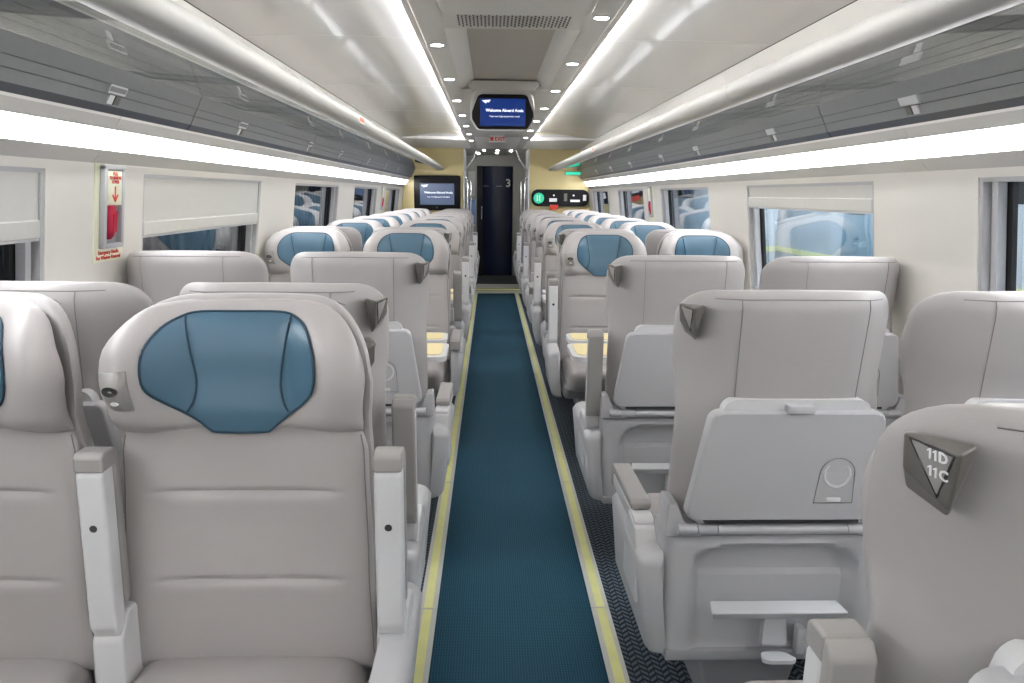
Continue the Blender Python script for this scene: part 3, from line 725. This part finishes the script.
def me_armcap(s, raised, xc):
    f = arm_xf(s, raised, xc); bm = bmesh.new(); w2 = 0.0285
    arm_prism(bm, [(0.360, -0.037), (0.392, -0.037), (0.400, -0.025), (0.400, 0.012), (0.360, 0.012)], f, xc-w2, xc+w2, 0.006)
    return to_mesh('armrest_cap', bm, True)
def me_armhole(s, raised, xc):
    f = arm_xf(s, raised, xc); bm = bmesh.new()
    p0, p1 = f(0.245, -0.0365), f(0.245, -0.030); cyl(bm, (xc, *p0), (xc, *p1), 0.0075, 14)
    return to_mesh('screw_hole', bm)
def me_armfoot(s, xc):
    bm = bmesh.new(); prism(bm, [(-0.25, 0.42), (-0.06, 0.42), (-0.07, 0.56), (-0.105, 0.62), (-0.20, 0.63), (-0.24, 0.58)], lambda y, z: (xc-0.031, y, z), lambda y, z: (xc+0.031, y, z)); bevel(bm, 0.008, 2)
    return to_mesh('armrest_pivot', bm, True)
def me_pod(s):
    bm = bmesh.new()
    pts = [(0.228, -0.050, 1.240), (0.240, -0.058, 1.150), (0.257, -0.034, 1.235), (0.250, -0.044, 1.165), (0.277, -0.108, 1.238), (0.274, -0.102, 1.195), (0.222, -0.115, 1.225), (0.252, -0.125, 1.160), (0.262, -0.125, 1.225)]
    if FACE: pts = [(x-0.012, y, z-0.06) for x, y, z in pts]
    for p in pts: bm.verts.new((s*p[0], p[1]+T(p[2]), p[2]))
    r = bmesh.ops.convex_hull(bm, input=bm.verts[:])
    bmesh.ops.delete(bm, geom=[v for v in bm.verts if not v.link_faces], context='VERTS')
    bmesh.ops.dissolve_limit(bm, angle_limit=rad(9), verts=bm.verts[:], edges=bm.edges[:])
    bevel(bm, 0.004, 3); return to_mesh('number_pod', bm, True)
PA, PB, PC = Vector((0.257, -0.034, 1.235)), Vector((0.277, -0.108, 1.238)), Vector((0.254, -0.056, 1.165))
def pod_frame(s):
    dz, dx = (0.06, 0.012) if FACE else (0, 0)
    a, b2, c = [Vector((s*(p.x-dx), p.y+T(p.z), p.z-dz)) for p in (PA, PB, PC)]
    n = (b2-a).cross(c-a).normalized()
    if n.x*s < 0: n = -n
    return a, b2, c, n
def me_podface(s):
    a, b2, c, n = pod_frame(s); g = (a+b2+c)/3; bm = bmesh.new()
    q = [g+(p-g)*0.74 for p in (a, b2, c)]
    v0 = [bm.verts.new(p-n*0.004) for p in q]; v1 = [bm.verts.new(p+n*0.002) for p in q]
    bm.faces.new(v0); bm.faces.new(v1)
    for i in range(3): bm.faces.new((v0[i], v0[(i+1) % 3], v1[(i+1) % 3], v1[i]))
    bevel(bm, 0.0025, 2); return to_mesh('number_face', bm, True)
def me_podgroove(s):
    a, b2, c, n = pod_frame(s); g = (a+b2+c)/3; bm = bmesh.new()
    q = [g+(p-g)*0.76 for p in (a, b2, c)]; tube(bm, [q[0].lerp(q[1], t) for t in (0, .5)] + [q[1].lerp(q[2], t) for t in (0, .5)] + [q[2].lerp(q[0], t) for t in (0, .5)], 0.0022, 6, True)
    return to_mesh('face_groove', bm, True)
def me_light():                         # reading light pod on the headrest wing
    bm = bmesh.new(); g = []
    xs, zs = lin(-0.243, -0.186, 8), lin(1.065, 1.153, 8); rows = []
    for off in (-0.004, 0.016):
        rr = []
        for z in zs:
            row = []
            for x in xs:
                u, v = (x+0.2145)/0.0285, (z-1.109)/0.044
                k = 1.0 if off < 0 else 1.0
                o = off if off < 0 else off*(1-0.8*min(1.0, abs(u)**4+abs(v)**4))
                row.append(bm.verts.new((x + 0.010*(1.153-z)/0.088*0.6, head_y(x, z)-o, crownz(x, z))))
            rr.append(row)
        rows.append(rr)
    n = 8
    for rr in rows:
        for j in range(n-1):
            for i in range(n-1): bm.faces.new((rr[j][i], rr[j][i+1], rr[j+1][i+1], rr[j+1][i]))
    ed = lambda rr: [rr[0][i] for i in range(n)] + [rr[j][n-1] for j in range(1, n)] + [rr[n-1][i] for i in range(n-2, -1, -1)] + [rr[j][0] for j in range(n-2, 0, -1)]
    A, B = ed(rows[0]), ed(rows[1])
    for i in range(len(A)): bm.faces.new((A[i], A[(i+1) % len(A)], B[(i+1) % len(A)], B[i]))
    return to_mesh('reading_light', bm, True)
def me_lens(kind):
    bm = bmesh.new(); cx, cz, rx, rz = ((-0.210, 1.115, 0.016, 0.010) if kind == 0 else (-0.205, 1.087, 0.008, 0.004))
    ring = [bm.verts.new((cx+rx*math.cos(a), head_y(cx+rx*math.cos(a), cz+rz*math.sin(a))-0.0175, crownz(cx, cz)+rz*math.sin(a))) for a in lin(0, 2*PI, 17)[:-1]]
    ring2 = [bm.verts.new((v.co.x, v.co.y+0.006, v.co.z)) for v in ring]
    bm.faces.new(ring); bm.faces.new(ring2[::-1])
    for i in range(16): bm.faces.new((ring[i], ring[(i+1) % 16], ring2[(i+1) % 16], ring2[i]))
    return to_mesh('lens', bm)

def train_seat(X, Y, facing, s, aisle, arm, label, group=None, number=None, foot=True, lean=0.05):
    """facing: True looks at the viewer. s: local x sign of the aisle side. arm: 'up' or 'down'."""
    global KT, FACE
    KT = lean; FACE = facing
    o = empty('train_seat', (X, Y, 0), 0.0 if facing else PI)
    if facing: o.scale = (1.03, 1, 1)
    tag(o, label, 'seat', group)
    def part(nm, key, fn, mt, par=None): return obj(nm, cached((KT, FACE, key), fn), mt, par or o)
    sh = part('backrest_shell', 'shell', me_shell, 'leather_back')
    for q in (-1, 0, 1): part('seam', ('rseam', q), lambda: me_rearseam(q), 'seam', sh)
    if facing:
        part('back_cushion', 'cush', me_cush, 'leather'); 
        hd = part('headrest', 'head', me_head, 'leather')
        ins = part('headrest_insert', 'insert', me_insert, 'blue', hd); ins['label'] = 'blue leather headrest insert'
        part('piping', 'piping', me_piping, 'blue_seam', hd); [part('insert_seam', ('inseam', q), lambda: me_inseam(q), 'blue_seam', hd) for q in (-1, 1)]; pass
        rl = part('reading_light', 'rl', me_light, 'pod_face'); part('lens', 'lens0', lambda: me_lens(0), 'gap', rl); part('icon', 'lens1', lambda: me_lens(1), 'white_print', rl)
        for q in (-1, 1): part('front_seam', ('fseam', q), lambda: me_frontseam(q), 'seam')
    else:
        part('back_cushion', 'cush', me_cush, 'leather'); part('headrest', 'head', me_head, 'leather')
    part('seat_cushion', 'seat', me_seat, 'leather'); part('seat_base', 'base', me_base, 'plastic_mid'); part('pedestal', 'ped', me_pedestal, 'plastic_mid')
    lo = part('lower_shell', 'lower', me_lower, 'plastic'); part('kick_strip', 'kick', me_kick, 'plastic_mid', lo)
    if not facing or foot:
        part('tray_frame', 'tframe', me_trayframe, 'white_plastic')
        tr = part('tray_table', 'tray', me_tray, 'plastic'); part('latch', 'latch', me_latch, 'plastic', tr); part('slot', 'slot', me_slot, 'gap', tr)
        cs = -1
        part('cup_ring', ('cup', cs), lambda: me_cup(cs), 'white_plastic', tr); part('cup_outline', ('cupl', cs), lambda: me_cupline(cs), 'seam', tr); part('cup_disc', ('cupd', cs), lambda: me_cupdisc(cs), 'plastic', tr); part('cup_tab', ('cupt', cs), lambda: me_cuptab(cs), 'white_plastic', tr)
        [part('hinge_segment', ('hinge', q), lambda: me_hinge(q), 'plastic') for q in range(5)]; part('ledge', 'ledge', me_ledge, 'plastic_mid')
        for q in (-1, 1): part('hinge_bracket', ('hb', q), lambda: me_bracket(q), 'plastic')
        if foot:
            fr = part('foot_bar', 'fbar', me_fbar, 'white_plastic'); part('foot_stem', 'fstem', me_fstem, 'plastic', fr); part('pedal', 'pedal', me_pedal, 'white_plastic', fr); part('lever', 'lever', me_lever, 'plastic', fr)
    xm = 0.262 if facing else 0.266
    if aisle:
        part('side_panel', ('side', s), lambda: me_side(s), 'plastic')
        xa = s*(0.305 if facing else 0.314)
        up = arm == 'up'
        am = part('armrest', ('arm', FACE, s, up, 'a'), lambda: me_arm(s, up, xa), 'white_plastic'); part('armrest_pad', ('armp', FACE, s, up, 'a'), lambda: me_armpad(s, up, xa), 'pad', am); part('armrest_cap', ('armc', FACE, s, up, 'a'), lambda: me_armcap(s, up, xa), 'pad', am); part('screw_hole', ('armh', FACE, s, up, 'a'), lambda: me_armhole(s, up, xa), 'gap', am)
        part('armrest_pivot', ('armf', FACE, s, 'a'), lambda: me_armfoot(s, xa), 'white_plastic')
        up2 = facing; xb = -s*xm
        am = part('armrest', ('arm', FACE, s, up2, 'b'), lambda: me_arm(s, up2, xb), 'white_plastic'); part('armrest_pad', ('armp', FACE, s, up2, 'b'), lambda: me_armpad(s, up2, xb), 'pad', am); part('armrest_cap', ('armc', FACE, s, up2, 'b'), lambda: me_armcap(s, up2, xb), 'pad', am); part('screw_hole', ('armh', FACE, s, up2, 'b'), lambda: me_armhole(s, up2, xb), 'gap', am)
        part('armrest_pivot', ('armf', FACE, s, 'b'), lambda: me_armfoot(s, xb), 'white_plastic')
        pd = part('number_pod', ('pod', s), lambda: me_pod(s), 'pod'); part('number_face', ('podf', s), lambda: me_podface(s), 'pod_face', pd); part('face_groove', ('podg', s), lambda: me_podgroove(s), 'gap', pd)
        if number:
            a, b2, c, nn = pod_frame(s); ex = (a-b2).normalized()*(1 if True else -1); ez = nn.cross(ex)
            if ez.z < 0: ez = -ez
            ex = ez.cross(nn)
            for i, tx in enumerate(number):
                pos = a.lerp(b2, 0.40).lerp(c, 0.17+0.27*i) + nn*0.0028
                mw = Matrix((ex*0.80, ez*0.80, nn)).transposed().to_4x4(); mw.translation = pos
                def glyph():
                    me = text_me('num', tx[2], 0.021, bold=0.0004).copy(); bm = bmesh.new(); bm.from_mesh(me)
                    for v in bm.verts: v.co.x += 0.0125
                    for x in (-0.010, -0.001):
                        prism(bm, [(x, -0.0075), (x+0.0028, -0.0075), (x+0.0028, 0.0075), (x+0.0006, 0.0075), (x-0.0032, 0.0045), (x-0.0032, 0.0022), (x, 0.0042)], lambda u, v: (u, v, -0.0006), lambda u, v: (u, v, 0.0006))
                    return to_mesh('number', bm)
                q = obj('number', cached(('glyph', tx), glyph), 'white_print', pd); q.matrix_local = mw
    return o
CX, CWX, FX, FWX = 0.625, 1.226, 0.610, 1.212
RC, TV = 'control panel side', 'television side'
# right bank, turned away
train_seat(0.643, 0.76, False, 1, True, 'up', 'grey leather seat back with number pod reading 11D 11C', number=('11D', '11C'), lean=0.13)
train_seat(0.640, 1.76, False, 1, True, 'down', 'grey seat back with lowered armrest, tray table and footrest, one row past the 11D seat', lean=0.13)
train_seat(1.238, 1.76, False, 1, False, 'down', 'grey window seat back beside the large window without a blind', lean=0.13)
train_seat(CX, 2.77, False, 1, True, 'up', 'grey aisle seat back with raised armrest turned to a cream table, %s' % RC, lean=0.10)
train_seat(CWX, 2.77, False, 1, False, 'down', 'grey window seat back below the short blind showing the parked train', lean=0.10)
# right bank, facing
train_seat(FX, 4.80, True, -1, True, 'up', 'grey aisle seat with blue headrest facing the nearer cream table, %s' % RC, foot=False)
train_seat(FWX, 4.80, True, -1, False, 'up', 'grey window seat with blue headrest facing the nearer cream table, %s' % RC, foot=False)
train_seat(CX, 4.96, False, 1, True, 'up', 'grey aisle seat turned to the farther cream table, %s' % RC, foot=False)
train_seat(CWX, 4.96, False, 1, False, 'up', 'grey window seat turned to the farther cream table, %s' % RC, foot=False)
YF = [6.38 + 1.02*i for i in range(6)]
ORD = ['sixth', 'fifth', 'fourth', 'third', 'second', 'first']
for i, y in enumerate(YF):
    a = 'up' if i % 2 == 0 else 'down'
    train_seat(FX, y, True, -1, True, a, 'grey aisle seat with blue headrest, %s row out from the control panel wall' % ORD[i], 'far seats on the control panel side')
    train_seat(FWX, y, True, -1, False, a, 'grey window seat with blue headrest, %s row out from the control panel wall' % ORD[i], 'far seats on the control panel side')
# left bank
train_seat(-FX, 1.66, True, 1, True, 'up', 'large grey leather aisle seat with blue headrest between two raised white armrests', foot=False)
train_seat(-FWX, 1.66, True, 1, False, 'up', 'large grey leather window seat facing out from the back to back pair, %s' % TV, foot=False)
train_seat(-CX, 1.80, False, -1, True, 'up', 'grey aisle seat turned away, back to back with the large blue headrest seat', foot=False)
train_seat(-CWX, 1.80, False, -1, False, 'up', 'grey window seat back just below the emergency panel with the red handle', foot=False)
train_seat(-0.600, 2.80, False, -1, True, 'down', 'grey aisle seat back with tray table turned to a cream table, %s' % TV)
train_seat(-1.225, 2.80, False, -1, False, 'down', 'grey window seat back below the lowered blind past the red emergency handle')
train_seat(-FX, 4.82, True, 1, True, 'down', 'grey aisle seat with blue headrest facing the nearer cream table, %s' % TV, foot=False)
train_seat(-FWX, 4.82, True, 1, False, 'up', 'grey window seat with blue headrest facing the nearer cream table, %s' % TV, foot=False)
train_seat(-CX, 4.98, False, -1, True, 'up', 'grey aisle seat turned to the farther cream table, %s' % TV, foot=False)
train_seat(-CWX, 4.98, False, -1, False, 'up', 'grey window seat turned to the farther cream table, %s' % TV, foot=False)
for i, y in enumerate(YF):
    a = 'up' if i % 2 == 0 else 'down'
    train_seat(-FX, y+0.03, True, 1, True, a, 'grey aisle seat with blue headrest, %s row out from the television wall' % ORD[i], 'far seats on the television side')
    train_seat(-FWX, y+0.03, True, 1, False, a, 'grey window seat with blue headrest, %s row out from the television wall' % ORD[i], 'far seats on the television side')

# ------------------------------------------------------------------ bay tables
def bay_table(s, yc, label):
    t = empty('bay_table', (s*0.9, yc, 0)); tag(t, label, 'table', 'fold-out tables between facing seats')
    def slab(y0, y1, z0, z1, x0, x1, r, key, mt, par):
        bm = bmesh.new(); o = rrect((x0+x1)/2, (y0+y1)/2, (x1-x0)/2, (y1-y0)/2, r, 5)
        prism(bm, o, lambda a, b2: (s*a, b2, z0), lambda a, b2: (s*a, b2, z1)); return obj(key, to_mesh(key, bm, True), mt, par)
    a = slab(-0.30, 0.045, 0.715, 0.740, -0.60, 0.52, 0.05, 'table_leaf', 'white_plastic', t)
    slab(-0.255, 0.015, 0.7405, 0.744, -0.575, 0.50, 0.035, 'leaf_inlay', 'cream', a)
    a = slab(0.07, 0.30, 0.725, 0.748, -0.58, 0.52, 0.05, 'table_leaf', 'white_plastic', t)
    slab(0.10, 0.27, 0.7485, 0.752, -0.56, 0.50, 0.035, 'leaf_inlay', 'cream', a)
    obj('table_hinge', box_me('th', -0.30, 0.30, 0.045, 0.07, 0.70, 0.735), 'plastic_mid', t)
    obj('table_leg', box_me('tl', *sorted((s*0.38, s*0.44)), -0.045, 0.045, 0.0, 0.715, w=0.01), 'plastic', t)
    obj('under_frame', box_me('uf', -0.45, 0.5 if s > 0 else 0.45, -0.06, 0.16, 0.69, 0.715), 'plastic_mid', t)
for s, sd in ((1, 'control panel'), (-1, 'television')):
    bay_table(s, 3.74, 'cream topped fold-out table in the nearer seat bay on the %s side' % sd)
    bay_table(s, 5.67, 'cream topped fold-out table in the farther seat bay on the %s side' % sd)

# ------------------------------------------------------------------ screens, signs, panels
t = empty('ceiling_screen', (-0.012, 5.2, 2.19)); tag(t, 'blue passenger information screen hanging from the ceiling strip', 'screen')
bm = bmesh.new(); poly = [(-0.165, -0.27), (0.165, -0.27), (0.207, -0.205), (0.207, -0.16), (0.165, -0.055), (0.14, -0.045), (-0.14, -0.045), (-0.165, -0.055), (-0.207, -0.16), (-0.207, -0.205)]
prism(bm, poly, lambda x, z: (x, 0.0, z), lambda x, z: (x, 0.07, z)); bevel(bm, 0.012, 2); obj('bezel', to_mesh('bz', bm, True), 'black', t)
bm = bmesh.new(); poly = [(-0.217, -0.205), (-0.17, -0.278), (0.17, -0.278), (0.217, -0.205), (0.217, -0.15), (0.175, 0.0), (-0.175, 0.0), (-0.217, -0.15)]
prism(bm, poly, lambda x, z: (x, 0.03, z), lambda x, z: (x, 0.22, min(0, z+0.12))); obj('housing', to_mesh('hs', bm, False), 'raft', t)
bm = bmesh.new(); poly = [(-0.26, 0.04), (-0.20, -0.02), (0.20, -0.02), (0.26, 0.04)]
prism(bm, poly, lambda x, z: (x, 0.005, z), lambda x, z: (x, 0.10, z)); obj('hood', bm, 'raft', t)
sc = obj('display', box_me('ds', -0.150, 0.150, -0.004, 0.0, -0.250, -0.075), 'screen_blue', t)
def screen_text(par, cx, cz, y, k):
    for sx, bb, cc in ((0, 0, 0),):
        obj('text', text_me('w1', 'Welcome Aboard Acela', 0.0255*k, bold=0.0006), 'screen_text', par, (cx+0.012*k, y, cz+0.012*k), (PI/2, 0, 0))
        obj('text', text_me('w2', 'Your new high-speed train travel', 0.0150*k), 'screen_text', par, (cx+0.012*k, y, cz-0.026*k), (PI/2, 0, 0))
        bm = bmesh.new(); poly = [(-0.148, 0.076), (-0.088, 0.080), (-0.102, 0.062), (-0.113, 0.066), (-0.122, 0.056)]
        prism(bm, [(a*k, c*k) for a, c in poly], lambda a, c: (cx+a+0.008*k, y, cz+c), lambda a, c: (cx+a+0.008*k, y+0.001, cz+c)); obj('logo', bm, 'screen_text', par)
screen_text(sc, 0.0, -0.163, -0.0055, 1.0)
t = empty('wall_television', (-0.92, 11.99, 1.24)); tag(t, 'black framed television on the tan end wall showing white text', 'television')
obj('frame', box_me('tv', -0.36, 0.36, -0.09, 0.0, 0.0, 0.53, w=0.02, seg=3), 'black', t)
sc = obj('display', box_me('ds', -0.265, 0.265, -0.094, -0.09, 0.085, 0.41), 'screen_grey', t)
screen_text(sc, 0.0, 0.25, -0.0965, 1.75)
bm = bmesh.new(); cyl(bm, (0, -0.092, 0.04), (0, -0.088, 0.04), 0.008, 10); obj('power_dot', bm, 'plastic_mid', t)
t = empty('control_panel', (1.0, 11.99, 1.315)); tag(t, 'black rounded control panel with a green round light on the tan wall', 'control panel')
bm = bmesh.new(); prism(bm, rrect(0, 0.13, 0.45, 0.13, 0.10, 6), lambda x, z: (x, -0.05, z), lambda x, z: (x, 0.0, z)); obj('plate', to_mesh('pl', bm, True), 'black', t)
bm = bmesh.new(); cyl(bm, (-0.335, -0.06, 0.125), (-0.335, -0.05, 0.125), 0.082, 24); gl = obj('green_light', bm, 'green', t)
for dx in (-0.025, 0.012): obj('icon', box_me('ic', -0.335+dx-0.008, -0.335+dx+0.010, -0.062, -0.060, 0.08, 0.17), 'white_print', gl)
obj('label_plate', box_me('lp', -0.17, -0.05, -0.053, -0.05, 0.07, 0.125), 'white_print', t); obj('red_sticker', box_me('lp', -0.16, -0.03, -0.053, -0.02, -0.05, 0.025), 'red', t)
obj('label_plate', box_me('lp', 0.16, 0.31, -0.053, -0.05, 0.07, 0.105), 'white_print', t); obj('card_slot', box_me('lp', 0.06, 0.11, -0.053, -0.05, 0.08, 0.20), 'pod', t)
obj('socket', box_me('lp', 0.36, 0.41, -0.055, -0.05, 0.09, 0.18), 'white_print', t)
for x in (-0.10, 0.21): 
    bm = bmesh.new(); cyl(bm, (x, -0.056, 0.17), (x, -0.05, 0.17), 0.014, 12); obj('button', bm, 'white_print', t)
t = empty('exit_sign', (-0.01, 9.3, 2.19)); tag(t, 'small clear sign with red EXIT lettering hanging from the ceiling', 'sign')
obj('plate', box_me('pl', -0.10, 0.10, 0.0, 0.006, -0.085, -0.002), 'trimwhite', t)
obj('text', text_me('exit', 'EXIT', 0.062, bold=0.002), 'red', t, (0.030, -0.002, -0.048), (PI/2, 0, 0))
obj('icon', box_me('ic', -0.088, -0.048, -0.002, 0.0, -0.07, -0.022), 'red', t)
t = empty('exit_light', (1.08, 11.1, 1.828)); tag(t, 'small green lit exit sign under the end of the luggage rack', 'sign')
obj('body', box_me('bd', -0.10, 0.14, -0.02, 0.02, -0.055, 0.0, w=0.006), 'gap', t)
obj('face', box_me('fc', -0.09, 0.13, -0.023, -0.02, -0.05, -0.006), 'green', t)
for s, y in ((-1, 4.34), (1, 6.77)):
    t = obj('red_label', box_me('rl', -0.001, 0.001, -0.075, 0.075, -0.018, 0.018), 'card'); t.location = (s*(0.86-0.0535), y, 1.888)
    tag(t, 'small label with red print stuck on the %s luggage rail' % ('left' if s < 0 else 'right'), 'label')
    for i in range(3): obj('red_print', box_me('rp', -0.002, 0.002, -0.065+i*0.047, -0.03+i*0.047, -0.012, 0.012), 'red', t)

# emergency window handle panels
def emergency(s, y, label, full=True):
    z0, z1 = 1.240, 1.583
    t = empty('emergency_panel', (s*wx(1.40), y, 1.40)); tag(t, label, 'emergency panel')
    L0 = Vector((s*wx(1.40), y, 1.40))
    def wb(nm, ya, yb, za, zb, d0, d1, mt, par=None, bv=0.0):
        bm = bmesh.new()
        pts = [Vector(WP(s, y+yy, zz, -dd)) - L0 for zz in (za, zb) for yy, dd in ((ya, d0), (ya, d1), (yb, d1), (yb, d0))]
        hexa(bm, pts)
        if bv: bevel(bm, bv, 2)
        return obj(nm, to_mesh(nm, bm, bool(bv)), mt, par or t)
    wb('backing_plate', -0.115, 0.095, z0, z1, 0.0, 0.003, 'card')
    yl, yr = -0.084, 0.062
    wb('housing_side', yl, yl+0.020, 1.295, 1.578, 0.003, 0.024, 'plastic', None, 0.004); wb('housing_side', yr-0.020, yr, 1.295, 1.578, 0.003, 0.024, 'plastic', None, 0.004)
    wb('housing_top', yl, yr, 1.562, 1.580, 0.003, 0.024, 'plastic', None, 0.004); wb('housing_base', yl, yr, 1.288, 1.306, 0.003, 0.024, 'plastic', None, 0.004)
    wb('housing_back', yl+0.01, yr-0.01, 1.30, 1.57, 0.003, 0.006, 'plastic_mid')
    c = wb('card', yl+0.021, yr-0.021, 1.440, 1.560, 0.016, 0.022, 'card', None, 0.002)
    # handle: rounded bar
    bm = bmesh.new(); X_ = lambda z: wx(z)-wx(1.40)
    def hp(yy, z, d): return (s*(X_(z)-d), yy, z-1.40)
    tube(bm, [hp(-0.030, z, 0.010) for k, z in enumerate(lin(1.44, 1.335, 8))] + [hp(-0.028, 1.322, 0.010)], [0.024]*7+[0.021, 0.012], 12)
    h = obj('handle', to_mesh('handle', bm, True), 'redhandle', t)
    bm = bmesh.new(); tube(bm, [hp(-0.036, 1.345, 0.031), hp(-0.036, 1.41, 0.034), hp(-0.022, 1.42, 0.034), hp(-0.020, 1.345, 0.031)], 0.005, 8, True); obj('grip_loop', to_mesh('grip', bm, True), 'redhandle', h)
    if not full: return
    zx = Vector((s*(wx(1.5)-wx(1.4)), 0, 0.1)).normalized(); rx = Vector((0, 1, 0)) if s < 0 else Vector((0, -1, 0)); nz = rx.cross(zx)
    def put(nm, tx, size, yy, z, d, par):
        q = obj(nm, text_me(nm, tx, size, bold=0.0003), 'red', par); mw = Matrix((rx, zx, nz)).transposed().to_4x4(); mw.translation = Vector(hp(yy, z, d)); q.matrix_local = mw
    for tx, z in (('PULL', 1.549), ('TO REMOVE', 1.535), ('COVER', 1.521)): put('text', tx, 0.0160, -0.011, z, 0.0232, c)
    bm = bmesh.new(); P = lambda a, b2: hp(a-0.011, b2, 0.0228)
    tube(bm, [P(0.0, 1.506), P(0.0, 1.456)], 0.0028, 6); tube(bm, [P(-0.018, 1.476), P(0.0, 1.454), P(0.018, 1.476)], 0.0032, 6); obj('arrow', bm, 'red', c)
    for tx, z in (('Emergency Handle', 1.273), ('For Window Removal', 1.255)): put('text', tx, 0.0195, -0.011, z, 0.004, t)
emergency(-1, 2.78, 'cream emergency window panel with red handle and red arrow between two lowered blinds')
emergency(-1, 9.62, 'small emergency handle panel on the far pillar of the television side', False)
emergency(1, 7.32, 'small emergency handle panel on the far pillar of the control panel side', False)
